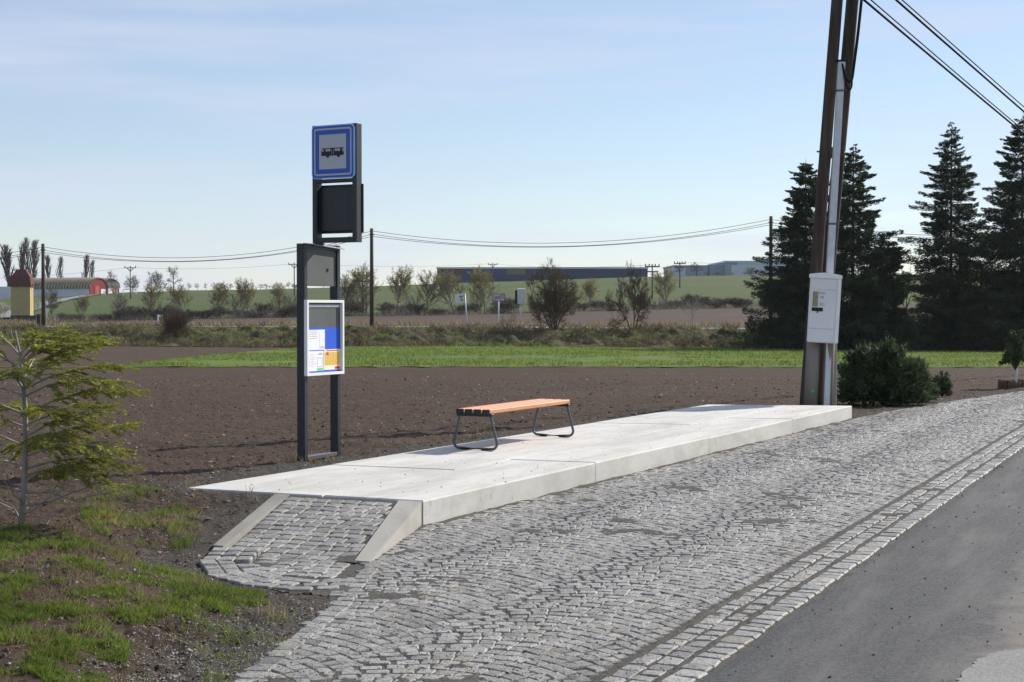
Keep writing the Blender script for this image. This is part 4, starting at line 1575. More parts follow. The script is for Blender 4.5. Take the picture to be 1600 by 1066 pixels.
# kinds
for k in range(4):
    tree_kind('birch%d' % k, 'leaf_birch', 'twig_hazed', 'twig_hazed', seed=100 + k, h=7.0, spread=.55, trunk=.18, r0=.11, levels=2, kids=(20, 6), up=.5, twig=.6, twigs=7, twig_w=.026, leaves=8500, leaf=.11, crook=.22)
for k in range(4):
    tree_kind('scrub%d' % k, None, 'twig', 'bark', seed=130 + k, h=3.2, spread=.6, trunk=.05, stems=7, r0=.06, levels=2, kids=(7, 5), up=.5, twig=.6, twigs=13, twig_w=.035, crook=.3)
for k in range(2):
    tree_kind('narrow%d' % k, None, 'twig', 'bark', seed=140 + k, h=5.0, spread=.5, trunk=.1, stems=2, r0=.09, levels=2, kids=(14, 5), up=.7, twig=.5, twigs=9, twig_w=.03, crook=.2)
for k in range(3):
    tree_kind('poplar%d' % k, None, 'twig_hazed', 'bark', seed=150 + k, h=16.0, spread=.3, trunk=.08, r0=.35, levels=2, kids=(26, 6), up=1.2, twig=.8, twigs=6, twig_w=.06, crook=.10, columnar=True)
for k in range(3):
    tree_kind('round%d' % k, None, 'twig', 'bark', seed=160 + k, h=9.0, spread=.85, trunk=.3, r0=.3, levels=3, kids=(8, 6, 4), up=.4, twig=.7, twigs=6, twig_w=.045, crook=.3)
for k in range(2):
    tree_kind('olive%d' % k, 'leaf_olive', 'twig_brown', 'bark', seed=170 + k, h=6.0, spread=.8, trunk=.1, stems=4, r0=.2, levels=2, kids=(8, 5), up=.4, twig=.8, twigs=8, twig_w=.05, leaves=1200, leaf=.28, crook=.3)
tree_kind('blossom', 'blossom', 'twig', 'bark', seed=180, h=5.0, spread=.8, trunk=.2, stems=3, r0=.15, levels=2, kids=(8, 5), up=.4, twig=.7, twigs=6, twig_w=.04, leaves=1800, leaf=.25, crook=.3)

# birches along the far side of the field
b_list = [(128, 458, 'leftmost thin birch at the end of the hedgerow below the red barn'), (236, 440, 'thin budding birch below the two dark trees on the hill'), (290, 441, 'thin budding birch just right of the lone bare tree'),
          (338, 438, 'yellowish birch in the hedgerow right of the white marker'), (389, 431, 'pale slender birch in the hedgerow left of the bus stop'), (434, 440, 'slender birch just left of the bus stop post'),
          (532, 424, 'budding birch just right of the timetable post'), (572, 408, 'birch half hidden by the middle bank pole'), (620, 411, 'tall birch right of the middle bank pole'), (664, 421, 'leaning birch left of the dark blue hall end'),
          (711, 418, 'broad birch in front of the red end of the blue hall'), (757, 411, 'tall birch standing above the town end sign'), (922, 432, 'yellow birch between the two large bare trees'), (1043, 415, 'slim birch between the two twin crossarm poles')]
for k, (px, top, lab) in enumerate(b_list):
    put_tree('birch_tree', 'birch%d' % (k % 4), px, 187 + (k * 37 % 9), top, lab, 'tree', 'birches along the far field')
n_list = [(365, 455, 'dark bare tree in the hedgerow between two birches'), (455, 457, 'narrow bare tree beside the bus stop post'), (550, 445, 'bare sapling left of the short dark pole'), (645, 455, 'thin bare sapling in the hedgerow below the leaning birch'),
          (180, 455, 'bare sapling in the hedgerow below the football goal'), (745, 450, 'bare sapling behind the town end sign')]
for k, (px, top, lab) in enumerate(n_list):
    put_tree('bare_tree', 'narrow%d' % (k % 2), px, 189 + k % 3, top, lab, 'tree', 'bare saplings in the hedgerow')
hr = np.random.default_rng(55)
ORD = ['', 'first', 'second', 'third', 'fourth', 'fifth', 'sixth', 'seventh', 'eighth', 'ninth', 'tenth', 'eleventh', 'twelfth', 'thirteenth', 'fourteenth']
SEEN = {}
for k, px in enumerate([96, 118, 150, 162, 190, 205, 222, 243, 262, 283, 303, 322, 345, 372, 398, 412, 444, 458, 545, 558, 602, 632, 655, 682, 720, 738, 785, 800, 838, 905, 935, 950, 1000, 1030, 1055, 1080, 1100, 1115, 1135, 1150, 1165]):
    top = np.interp(px, [90, 300, 460, 700, 1000, 1170], [484, 478, 474, 470, 466, 464]) + hr.normal() * 4
    seg = [(140, 'near the yellow tower'), (215, 'below the football goal'), (300, 'around the white N shaped frame'), (400, 'below the lone crest bush'), (470, 'just left of the bus stop'), (560, 'just right of the bus stop'),
           (645, 'right of the middle bank pole'), (735, 'behind the tilted white sign'), (820, 'behind the town end sign'), (940, 'behind the large bank bush'), (1010, 'behind the gnarled bare tree'), (1090, 'below the twin crossarm poles'), (9999, 'left of the spruces')]
    sg_ = [t_ for lim_, t_ in seg if px < lim_][0]
    SEEN[sg_] = SEEN.get(sg_, 0) + 1
    put_tree('hedgerow_shrub', 'scrub%d' % (k % 4), px, 186 + hr.random() * 9, top, '%s leafless hedgerow shrub from the left %s' % (ORD[SEEN[sg_]], sg_), 'shrub', 'leafless hedgerow shrubs', width=float(40 + 18 * hr.random()))
n = 9000
hx = 80 + 1110 * hr.random(n)
hd = 186 + 9 * hr.random(n)
hxx = (hx - CX) / F * hd
kk = fbm(hxx * .35, hd * .2, 81, 3) > .50
hxx, hd = hxx[kk], hd[kk]
hb = np.c_[hxx, hd, terrain(hxx, hd) - .05]
hv_ = unit(np.c_[hr.normal(size=len(hb)) * .5, hr.normal(size=len(hb)) * .3, np.ones(len(hb))]) * (.4 + 1.5 * hr.random((len(hb), 1)) ** 1.6)
v, f = blades(hb, hb + hv_, np.full(len(hb), .05), None, 82)
stuff(link('hedgerow_undergrowth', make_mesh('hedgerow_undergrowth', v, f, mats=[M['twig_hazed']])))['label'] = 'tangled brown undergrowth of the hedgerow behind the far field'
# trees and bushes on the bank
tree_kind('bank_a', 'leaf_olive', 'twig_brown', 'bark', seed=205, h=5.6, spread=.8, trunk=.08, stems=7, r0=.19, levels=3, kids=(7, 5, 4), up=.3, twig=.5, twigs=13, twig_w=.022, leaves=9000, leaf=.085, crook=.32)
put_tree('bank_tree', 'bank_a', 866, 102, 398, 'large spreading leafless bush with thick clustered stems on the bank', 'tree', width=112, sink=.1)
tree_kind('bank_b', 'leaf_olive', 'twig_brown', 'bark', seed=217, h=5.6, spread=.8, trunk=.25, stems=3, r0=.24, levels=3, kids=(8, 6, 5), up=.35, twig=.45, twigs=14, twig_w=.022, leaves=5000, leaf=.06, crook=.34)
put_tree('bank_tree', 'bank_b', 989, 101, 403, 'gnarled bare tree on the bank right of the large bush', 'tree', width=78, sink=.1)
tree_kind('bank_c', None, 'twig', 'bark_pale', seed=223, h=3.0, spread=.6, trunk=.35, r0=.06, levels=2, kids=(6, 4), up=.6, twig=.35, twigs=2, twig_w=.014, crook=.25)
put_tree('bare_sapling', 'bank_c', 1083, 101.5, 457, 'small bare fruit sapling on the bank left of the spruces', 'tree', width=40)
tree_kind('bank_d', None, 'twig_brown', 'bark', seed=231, h=2.6, spread=.7, trunk=.15, stems=2, r0=.07, levels=2, kids=(7, 5), up=.4, twig=.4, twigs=4, twig_w=.016, crook=.4)
put_tree('bare_bush', 'bank_d', 790, 98, 480, 'small crooked bare bush below the right hand signs', 'shrub', width=46)
tree_kind('bank_e', None, 'twig_brown', 'twig_brown', seed=239, h=2.6, spread=.6, trunk=.02, stems=12, r0=.06, levels=2, kids=(7, 5), up=.5, twig=.5, twigs=14, twig_w=.02, crook=.25)
put_tree('bare_bush', 'bank_e', 275, 98, 478, 'dense brown twiggy bush on the bank at left', 'shrub', width=80)
put_tree('bare_bush', 'bank_d', 1140, 99, 495, 'low dry twiggy bush beside the left spruce', 'shrub', width=40, rz=2.0)
tree_kind('left_twig', None, 'bark_pale', 'bark_pale', seed=247, h=1.6, spread=.5, trunk=.3, r0=.03, levels=1, kids=(5,), up=.6, twig=.3, twigs=3, twig_w=.016, crook=.25)
put_tree('bare_sapling', 'left_twig', 31, 60, 488, 'thin pale bare sapling below the yellow tower', 'tree')
# skyline trees
sky_list = [('poplar0', 14, 440, 379, 36, 'broad bare poplar at the left picture edge'), ('poplar1', 36, 440, 375, 24, 'left bare poplar of the tall close trio'), ('poplar2', 44, 438, 367, 24, 'tallest bare poplar in the close trio by the tower'),
            ('poplar0', 53, 442, 371, 26, 'right bare poplar of the tall close trio'), ('poplar1', 77, 440, 395, 20, 'slim bare poplar just right of the left bank pole'), ('poplar2', 94, 440, 398, 20, 'lone slim poplar left of the red barn'),
            ('poplar0', 134, 440, 395, 18, 'left half of the poplar pair above the red barn'), ('poplar1', 142, 443, 404, 16, 'shorter right half of the poplar pair above the red barn'),
            ('round0', 177, 440, 421, 30, 'bare round tree behind the second barn'), ('blossom', 180, 405, 434, 26, 'pale blossoming bush beside the second barn end'), ('olive0', 207, 425, 428, 34, 'dark bushy tree behind the football goal'),
            ('olive1', 240, 425, 421, 34, 'dark leaning tree right of the football goal'), ('round1', 272, 410, 413, 34, 'lone bare round tree standing on the hill crest'), ('olive1', 340, 418, 440, 22, 'low olive bush on the crest above the hedgerow'),
            ('olive0', 462, 415, 444, 14, 'round dark bush on the crest left of the bus stop'), ('blossom', 55, 215, 455, 24, 'pale budding shrub just right of the yellow tower'), ('olive0', 80, 230, 447, 36, 'olive bush right of the left bank pole'),
            ('blossom', 2, 215, 463, 26, 'pale blossoming shrub at the left picture edge'), ('round2', 1088, 445, 408, 34, 'bare tree in front of the grey halls'), ('round0', 1063, 430, 413, 22, 'bare tree at the left end of the grey halls'),
            ('olive1', 1172, 435, 416, 18, 'dark round bush before the white hall')]
for key, px, d, top, wd, lab in sky_list:
    put_tree('poplar_tree' if 'poplar' in key else 'distant_tree', key, px, d, top, lab, 'tree', 'trees on the skyline', width=wd)
for k, px in enumerate(sorted(list(range(350, 480, 11)) + [300, 312, 322, 250, 258, 505, 540, 560, 1120, 1145, 1158, 1182, 1105])):
    sg_ = 'left of the bus stop' if px < 480 else ('right of the bus stop' if px < 700 else 'before the grey halls')
    if px < 330:
        sg_ = 'beside the lone bare round tree'
    SEEN[sg_] = SEEN.get(sg_, 0) + 1
    put_tree('crest_shrub', 'round%d' % (k % 3), px + hr.normal() * 2, 425 + hr.random() * 15, np.interp(px, [250, 480, 560, 1100, 1200], [446, 445, 442, 424, 424]) - hr.random() * 6 + (4 if px > 1000 else 0), '%s tiny leafless crest tree from the left %s' % (ORD[SEEN[sg_]], sg_), 'tree', 'tiny trees along the hill crest', width=float(9 + 8 * hr.random()))


# spruces
def spruce(name, px, d, top, rb, seed, label, open_=1.0, base_py=None):
    r = np.random.default_rng(seed)
    x = (px - CX) / F * d
    z = float(terrain(x, d))
    h = at(px, top, d)[2] - z
    root = empty(name, (x, d, z), 0, label, 'tree', 'spruces behind the poles')
    MB().tube([(0, 0, -.3), (0, 0, h * .5), (0, 0, h * .95), (0, 0, h * 1.02)], [.17, .10, .03, .008], 8).build('trunk', M['bark'], root, True)
    bl, br_, cb, ct, cw = [], [], [], [], []
    zz = .45
    while zz < h * .995:
        f = zz / h
        n = int(r.integers(6, 9)) if f < .9 else 5
        for k in range(n):
            az = r.random() * 2 * math.pi
            L = rb * (1 - f) ** .68 * (.38 + .72 * r.random() ** .9 + (.3 if r.random() < .1 else 0)) * (1 if f > .12 else .8) + .06
            out = np.array((math.cos(az), math.sin(az), 0))
            lat = np.array((-out[1], out[0], 0))
            droop = .50 * (1 - f) - .28 * f + r.normal() * .10
            z_off = r.normal() * .13
            t = np.linspace(0, 1, 5)[:, None]
            pts = np.array((0, 0, zz)) + out * L * t + np.array((0, 0, 1.0)) * (-droop * L * t * (1.35 - .75 * t))
            pts[:, 2] = np.maximum(pts[:, 2] + z_off + .10 * L * (t[:, 0] ** 3) * r.random(), .12)
            pts[1:] += r.normal(size=(4, 3)) * .04
            bl.append(pts)
            br_.append(np.linspace(.028 * (1 - f) + .008, .004, 5))
            m = max(24, int(L * 180 * open_))
            u = .06 + .94 * r.random(m) ** .8
            q = np.c_[[np.interp(u * 4, np.arange(5), pts[:, c]) for c in range(3)]].T
            sgn = np.where(r.random(m) < .5, -1, 1)
            ll = (.10 + .36 * L * (1 - u)) * r.random(m)
            q = q + lat * (sgn * ll)[:, None] + np.array((0, 0, -1)) * (ll * .5 + (.03 + .42 * (1 - f)) * r.random(m) ** 1.8)[:, None]
            dirn = unit(out * (.5 + .4 * r.random((m, 1))) + lat * (sgn * (.35 + .6 * r.random(m)))[:, None] + np.array((0, 0, 1.0)) * (-1.5 * (1 - f) * r.random((m, 1)) + .10 + .4 * f))
            ln = (.10 + .18 * r.random((m, 1))) * (1.0 if f < .85 else .75)
            cb.append(q)
            ct.append(q + dirn * ln)
            cw.append(.036 + .034 * r.random(m))
        zz += .12 + .26 * r.random()
    v, f = tubes_batch(np.array(bl), np.array(br_), 3)
    stuff(link('branches', make_mesh('branches', v, f, True, mats=[M['bark']]), root))
    cb, ct, cw = np.vstack(cb), np.vstack(ct), np.concatenate(cw)
    ct[:, 2] = np.maximum(ct[:, 2], .03)
    v, f = blades(cb, ct, cw, None, seed)
    link('crown', make_mesh('crown', v, f, mats=[M['spruce']]), root)
    return root


spruce('spruce_tree', 1258, 95, 254, 4.4, 31, 'spruce with long drooping lower branches left of the wooden poles', 1.15)
spruce('spruce_tree', 1332, 92, 232, 4.2, 32, 'tall dark spruce directly behind the white cabinet', 1.1)
spruce('spruce_tree', 1485, 96, 199, 4.0, 33, 'slender open spruce standing alone between the poles and the picture edge', .9)
spruce('spruce_tree', 1596, 94, 182, 5.0, 34, 'dense spruce cut off by the right picture edge', 1.1)
spruce('spruce_tree', 1385, 91, 365, 3.0, 35, 'low broad spruce to the right of the white cabinet', 1.2)
tree_kind('spruce_gap', None, 'twig', 'bark', seed=261, h=4.0, spread=.7, trunk=.35, r0=.1, levels=2, kids=(6, 4), up=.5, twig=.4, twigs=3, twig_w=.02, crook=.3)
put_tree('bare_tree', 'spruce_gap', 1412, 99, 410, 'small bare tree seen between the spruces', 'tree', width=44)


# spreading juniper and clipped mound beside the paving
def sprays(name, px, d, wpx, hpx, seed, label, m, n, size, up=.6, cat='shrub', flat=.6, zoff=0.0):
    r = np.random.default_rng(seed)
    x = (px - CX) / F * d
    z = gz(x, d)
    W, H = wpx / F * d / 2, hpx / F * d
    root = empty(name, (x, d, z + zoff), 0, label, cat)
    ns = max(12, n // 140)
    lines, rr, cb, ct, cw = [], [], [], [], []
    for k in range(ns):
        az = r.random() * 6.283
        el = math.asin(min(.98, r.random() ** .7 * .98))
        reach = .62 + .52 * r.random()
        end = np.array((math.cos(az) * math.cos(el) * W, math.sin(az) * math.cos(el) * W * flat / .6 * .75, max(.08, math.sin(el)) * H)) * reach
        t = np.linspace(0, 1, 5)[:, None]
        pts = end * t + np.array((0, 0, 1.0)) * (.16 * H * np.sin(t * math.pi)) + np.array((0, 0, .02))
        lines.append(pts)
        rr.append(np.linspace(.014, .003, 5))
        m_ = n // ns
        u = .25 + .75 * r.random(m_) ** .6
        q = np.c_[[np.interp(u * 4, np.arange(5), pts[:, c]) for c in range(3)]].T + r.normal(size=(m_, 3)) * size * (1.5 * (1.15 - u))[:, None]
        dirn = unit(unit(end)[None, :] * .8 + r.normal(size=(m_, 3)) * .55 + np.array((0, 0, up * .5)))
        cb.append(q)
        ct.append(q + dirn * size * (.6 + .9 * r.random((m_, 1))))
        cw.append(size * (.22 + .15 * r.random(m_)))
    v, f = tubes_batch(np.array(lines), np.array(rr), 3)
    link('stems', make_mesh('stems', v, f, True, mats=[M['bark']]), root)
    cb, ct = np.vstack(cb), np.vstack(ct)
    cb[:, 2], ct[:, 2] = np.maximum(cb[:, 2], .01), np.maximum(ct[:, 2], .0)
    v, f = blades(cb, ct, np.concatenate(cw), None, seed)
    link('foliage', make_mesh('foliage', v, f, mats=[M[m]]), root)
    return root


sprays('juniper_bush', 1380, 26.8, 146, 92, 41, 'large dark spreading juniper beside the far platform end', 'juniper', 30000, .11, .25)
sprays('juniper_bush', 1432, 27.6, 74, 30, 42, 'low flat juniper spray creeping out from the large juniper', 'juniper', 5000, .07, .3)
sprays('clipped_shrub', 1473, 29.6, 38, 34, 43, 'small rounded green mound right of the juniper', 'juniper', 5000, .05)

# little tree in a palisade ring at the right edge
tp = on_z(1588, 600, .0)
tp[2] = gz(tp[0], tp[1])
ring = empty('palisade_ring', tp, 0, 'low brown wooden palisade ring round the little tree at the right edge', 'planter')
for k in range(22):
    a = k / 22 * 6.283
    q = (math.cos(a) * .36, math.sin(a) * .36)
    MB().tube([(q[0], q[1], -.12), (q[0], q[1], .19 + .02 * math.sin(k * 5))], .05, 8).build('stake', M['twig_brown'], ring, True)
lt = sprays('young_tree', 1588, tp[1], 46, 68, 44, 'little green tree with whitewashed stem at the right edge', 'juniper', 4200, .06, .8, 'tree', zoff=.40)
MB().tube([(0, 0, -.5), (.02, 0, .1), (.0, 0, .55)], [.03, .026, .015], 8).build('trunk', M['box_white'], lt, True)

# ------------------------------------------------------------------ yellow green sapling in the foreground
FD = 10.65
fb = at(33, 832, FD)
fz = gz(fb[0], FD)
fir = empty('young_conifer', (fb[0], FD, fz - .03), 0, 'young yellow green conifer with drooping branches in the left foreground', 'tree')
F0 = np.array((fb[0], FD, fz - .03))
fr_ = np.random.default_rng(91)
tpts = np.array([at(33, 838, FD), at(37, 780, FD), at(40, 700, FD), at(40, 640, FD), at(35, 590, FD), at(30, 548, FD), at(24, 516, FD)]) - F0
tpts[0, 2] = -.05
MB().tube(tpts, [.032, .026, .021, .018, .014, .009, .004], 8).build('trunk', M['bark_pale'], fir, True)


def trunk_at(py):
    ys = [838, 780, 700, 640, 590, 548, 516]
    return np.array([np.interp(-py, [-v for v in ys], tpts[:, c]) for c in range(3)])


br_spec = []
for (py, ex, ey, dep) in ((575, 165, 540, -.10), (600, 188, 582, .12), (612, 178, 604, -.18), (640, 205, 618, .0), (655, 170, 640, .25), (600, 120, 560, .3), (562, 100, 528, .15), (690, 200, 672, .1), (705, 190, 712, -.12),
                          (725, 200, 735, .05), (700, 130, 690, .32), (740, 150, 735, .25), (556, 90, 545, -.25), (570, -60, 540, .1), (590, -90, 560, -.1), (610, -110, 600, .15), (640, -100, 625, -.1), (660, -70, 660, .25),
                          (690, -110, 690, .0), (720, -90, 735, .15), (548, -30, 520, .1), (552, 60, 532, .3), (600, 20, 585, -.5), (640, 70, 650, -.5), (680, 90, 700, -.45), (590, 60, 570, .55), (650, 10, 640, .55), (700, 40, 705, .55), (745, 120, 740, -.2), (760, -60, 770, .1), (735, 175, 765, .15), (675, 150, 655, -.3), (545, 70, 528, -.1), (560, 130, 535, .05)):
    br_spec.append((trunk_at(py + 8), at(ex, ey - 10, FD + dep) - F0))
bare = [(790, 170, 745, .0, 700), (800, 110, 752, -.2, 0), (815, -40, 770, .1, 0), (795, 10, 740, -.2, 0), (820, 120, 800, .1, 0), (770, 215, 775, -.1, 0)]
lines, rr, nb, nt, nw = [], [], [], [], []
for a, b in br_spec:
    L = np.linalg.norm(b - a)
    t = np.linspace(0, 1, 5)[:, None]
    pts = a + (b - a) * t
    pts[:, 2] += (np.sin(t[:, 0] * math.pi) * .04 + .05 * t[:, 0] - .08 * t[:, 0] ** 3) * L * 1.4
    pts[1:-1] += fr_.normal(size=(3, 3)) * .012
    lines.append(pts)
    rr.append(np.linspace(.009, .0025, 5))
    out = unit(b - a)
    lat = unit(np.cross(out, (0, 0, 1.0)))
    ntw = int(L * 50)
    for k in range(ntw):
        u = .22 + .78 * (k + fr_.random()) / ntw
        q = np.array([np.interp(u * 4, np.arange(5), pts[:, c]) for c in range(3)])
        sg = 1 if k % 2 else -1
        tl_ = (.07 + .17 * (1 - abs(u - .55))) * (.6 + .6 * fr_.random())
        dv = unit(out * (.55 + .3 * fr_.random()) + lat * sg * (.35 + .55 * fr_.random()) + np.array((0, 0, .08 - .5 * fr_.random())))
        e = q + dv * tl_ * .6
        e2 = e + unit(dv + np.array((0, 0, -.25))) * tl_ * .4
        tw_ = np.array([q, (q + e) / 2 + (0, 0, .004), e, (e + e2) / 2, e2])
        lines.append(tw_)
        rr.append(np.full(5, .0016))
        m_ = int(tl_ * 620)
        w_ = fr_.random(m_)
        p_ = np.c_[[np.interp(w_ * 4, np.arange(5), tw_[:, c]) for c in range(3)]].T
        nl = unit(np.cross(dv, (0, 0, 1.0)))
        s_ = np.where(fr_.random(m_) < .5, -1, 1)[:, None]
        nd = unit(nl * s_ * (.7 + .3 * fr_.random((m_, 1))) + dv * (.35 + .35 * fr_.random((m_, 1))) + np.array((0, 0, 1.0)) * fr_.normal(size=(m_, 1)) * .25)
        nb.append(p_)
        nt.append(p_ + nd * (.018 + .014 * fr_.random((m_, 1))))
        nw.append(np.full(m_, .0048))
for (py, ex, ey, dep, _) in bare:
    a, b = trunk_at(py), at(ex, ey, FD + dep) - F0
    t = np.linspace(0, 1, 5)[:, None]
    pts = a + (b - a) * t
    pts[1:-1] += fr_.normal(size=(3, 3)) * .03
    lines.append(pts)
    rr.append(np.linspace(.009, .003, 5))
    for k in range(5):
        q = pts[1 + k % 4]
        e = q + unit(b - a + fr_.normal(size=3) * .3) * .16
        lines.append(np.linspace(q, e, 5) + fr_.normal(size=(5, 3)) * .006)
        rr.append(np.linspace(.003, .0012, 5))
v, f = tubes_batch(np.array(lines), np.array(rr), 5)
link('branches', make_mesh('branches', v, f, True, mats=[M['bark_pale']]), fir)
v, f = blades(np.vstack(nb), np.vstack(nt), np.concatenate(nw), None, 3)
link('needles', make_mesh('needles', v, f, mats=[M['fir']]), fir)


# ------------------------------------------------------------------ grass, clods and stones
def scatter_blades(name, x, y, z, hgt, wid, m, seed, lean=.45):
    r = np.random.default_rng(seed)
    n = len(x)
    b = np.c_[x, y, z]
    az = r.random(n) * 6.283
    ln = lean * r.random(n)
    t = b + np.c_[np.cos(az) * ln, np.sin(az) * ln, np.ones(n)] * hgt[:, None]
    v, f = blades(b, t, wid, np.c_[np.cos(az + 1.2), np.sin(az + 1.2), np.zeros(n)], seed)
    return stuff(link(name, make_mesh(name, v, f, mats=[M[m]])))


gr = np.random.default_rng(12)


def in_px(n, poly, zguess=.1):
    """random ground points inside a photo polygon"""
    poly = np.array(poly, float)
    lo, hi = poly.min(0), poly.max(0)
    px, py = lo[0] + gr.random(n) * (hi[0] - lo[0]), lo[1] + gr.random(n) * (hi[1] - lo[1])
    k = inside(poly, px, py)
    px, py = px[k], py[k]
    yc = (-(py - HORIZON)) / F
    d = (zguess - CAMZ) / yc
    return (px - CX) / F * d, d


def lawn(name, polys, n, h0, h1, m, label, thr, sc, seed, wid=.006, lean=.7):
    xs, ys = [], []
    for p, w in polys:
        x, y = in_px(int(n * w), p)
        k = fbm(x * sc, y * sc, seed, 3, .55) > thr + gr.normal(size=len(x)) * .03
        xs.append(x[k])
        ys.append(y[k])
    x, y = np.concatenate(xs), np.concatenate(ys)
    k = ~inside(PAVED, x, y)
    x, y = x[k], y[k]
    z = ground_z(x, y)
    o = scatter_blades(name, x, y, z - .004, (h0 + (h1 - h0) * gr.random(len(x)) ** 1.5) * (.45 + 1.1 * vnoise(x * 7, y * 7, seed + 90)), np.full(len(x), wid), m, seed, lean)
    o['label'] = label
    return o


A_ = [(-350, 850), (60, 840), (310, 880), (400, 905), (420, 925), (330, 955), (180, 985), (60, 1000), (-350, 1020)]
B_ = [(-250, 950), (120, 960), (200, 1005), (180, 1090), (-250, 1110)]
lawn('grass', [(A_, 1.0), (B_, .45)], 210000, .010, .048, 'grass', 'short green grass growing beside the ramp in the left foreground', .505, 4.2, 5, .0042, 1.2)
lawn('dry_grass', [([(60, 770), (320, 790), (310, 870), (240, 880), (120, 860)], .7), (A_, .55), (B_, .4)], 24000, .015, .06, 'drygrass', 'dry yellow grass among the soil at left', .56, 3.4, 6, .004, 1.6)
lawn('sparse_grass', [([(120, 770), (310, 785), (300, 860), (130, 850)], 1.0), ([(300, 930), (520, 950), (380, 1060), (200, 1066)], .25)], 14000, .02, .07, 'grass', 'sparse green tufts on the bare soil left of the ramp', .61, 3.6, 8, .005, 1.0)
# tufts at the foot of the stop and along the back edge of the platform
xs, ys = [], []
for (px, py, n, sp) in ((462, 722, 90, .10), (480, 716, 40, .08), (640, 688, 60, .12), (655, 690, 40, .1), (385, 760, 25, .03), (1345, 650, 50, .2), (300, 768, 40, .08), (395, 775, 30, .05), (500, 727, 30, .1), (760, 678, 50, .12), (930, 655, 40, .12), (308, 895, 60, .06), (420, 928, 40, .05)):
    p = on_z(px, py, .15)
    xs.append(p[0] + gr.normal(size=n) * sp)
    ys.append(p[1] + gr.normal(size=n) * sp)
x, y = np.concatenate(xs), np.concatenate(ys)
k = ~inside(PAVED, x, y)
x, y = x[k], y[k]
scatter_blades('weed_tufts', x, y, ground_z(x, y) - .004, .04 + .09 * gr.random(len(x)), np.full(len(x), .006), 'drygrass', 9, .8)['label'] = 'dry weed tufts along the back edge of the platform'
# long matted grass on the bank
n = 42000
px = -120 + 1840 * gr.random(n)
d = 93.2 + 12 * gr.random(n) ** 1.1
x = (px - CX) / F * d
k = fbm(x * .6, d * .9, 33, 3) > .43
x, d = x[k], d[k]
zb = terrain(x, d) + (fbm(x * 1.1, d * 1.1, 14, 4, .6) - 0.5) * 1.35 * sstep(93.5, 96, d) * (1 - sstep(102, 106, d))
isg = fbm(x * .25 + 40, d * .5, 34, 3) > .53
for nm, kk, m, hh, lab in (('bank_grass', isg, 'grass', .28, 'green tussocks on the rough bank'), ('bank_straw', ~isg, 'bankstraw', .45, 'matted dry straw on the rough bank')):
    scatter_blades(nm, x[kk], d[kk], zb[kk] - .03, hh * (.35 + .8 * gr.random(kk.sum())), np.full(kk.sum(), .05), m, 35, 1.6)['label'] = lab
# the sown strip
n = 60000
px = 150 + 1560 * gr.random(n)
d = 50.8 + 43.5 * gr.random(n)
x = (px - CX) / F * d
lim = np.interp(px, pcs, strip_far)
k = (d < lim + gr.normal(size=n) * .6) & (d > 51.6 + gr.normal(size=n) * .5) & (fbm(x * .3, d * .3, 36, 3) > .36)
x, d = x[k], d[k]
scatter_blades('sown_grass', x, d, terrain(x, d) + .03, .07 + .09 * gr.random(len(x)), np.full(len(x), .03), 'grass', 37, .8)['label'] = 'fresh green grass sown in a strip beyond the ploughed field'
# fringe of straw along the far edges
n = 4200
px = -100 + 1800 * gr.random(n)
d = np.where(gr.random(n) < .5, 189 + gr.normal(size=n) * .6, 118.5 + gr.normal(size=n) * .5)
x = (px - CX) / F * d
scatter_blades('straw_fringe', x, d, terrain(x, d), .25 + .4 * gr.random(n), np.full(n, .09), 'drygrass', 38, 1.0)['label'] = 'pale straw fringe along the edges of the far field'


def bits(name, x, y, z, size, m, seed, label, flat=.6):
    """angular little stones: distorted octahedra"""
    r = np.random.default_rng(seed)
    n = len(x)
    base = np.array([(1, 0, 0), (0, 1, 0), (-1, 0, 0), (0, -1, 0), (0, 0, 1), (0, 0, -1)], float)
    v = base[None] * (.6 + .8 * r.random((n, 6, 1))) * np.array((1, 1, flat)) + r.normal(size=(n, 6, 3)) * .12
    a = r.random(n) * 6.283
    ca, sa = np.cos(a)[:, None], np.sin(a)[:, None]
    v = np.stack([v[..., 0] * ca - v[..., 1] * sa, v[..., 0] * sa + v[..., 1] * ca, v[..., 2]], -1) * size[:, None, None]
    v = v + np.c_[x, y, z][:, None, :]
    f = np.array([(0, 1, 4), (1, 2, 4), (2, 3, 4), (3, 0, 4), (1, 0, 5), (2, 1, 5), (3, 2, 5), (0, 3, 5)])
    ff = (np.arange(n) * 6)[:, None, None] + f[None]
    o = stuff(link(name, make_mesh(name, v.reshape(-1, 3), ff.reshape(-1, 3), mats=[M[m]])))
    o['label'] = label
    return o


n = 26000
px = -150 + 1900 * gr.random(n)
d = 6.5 * (40 / 6.5) ** gr.random(n)
x = (px - CX) / F * d
k = ~inside(PAVED, x, d)
x, d = x[k], d[k]
bits('soil_clods', x, d, ground_z(x, d), (.005 + .018 * gr.random(len(x)) ** 5) * (1 + d / 60), 'clod', 61, 'crumbly clods lying on the ploughed field')
n = 9000
px = -150 + 1900 * gr.random(n)
d = 6.5 * (45 / 6.5) ** gr.random(n)
x = (px - CX) / F * d
k = ~inside(PAVED, x, d)
x, d = x[k], d[k]
bits('field_stones', x, d, ground_z(x, d), (.004 + .012 * gr.random(len(x)) ** 3) * (1 + d / 20), 'stone', 62, 'pale pebbles lying on the ploughed field')
n = 9000
px = -150 + 1900 * gr.random(n)
d = 6.5 * (40 / 6.5) ** gr.random(n)
x = (px - CX) / F * d
k = ~inside(PAVED, x, d)
x, d = x[k], d[k]
z = ground_z(x, d)
az = gr.random(len(x)) * 6.283
ln = (.02 + .07 * gr.random(len(x)) ** 2) * (1 + d / 40)
bb = np.c_[x, d, z + .008]
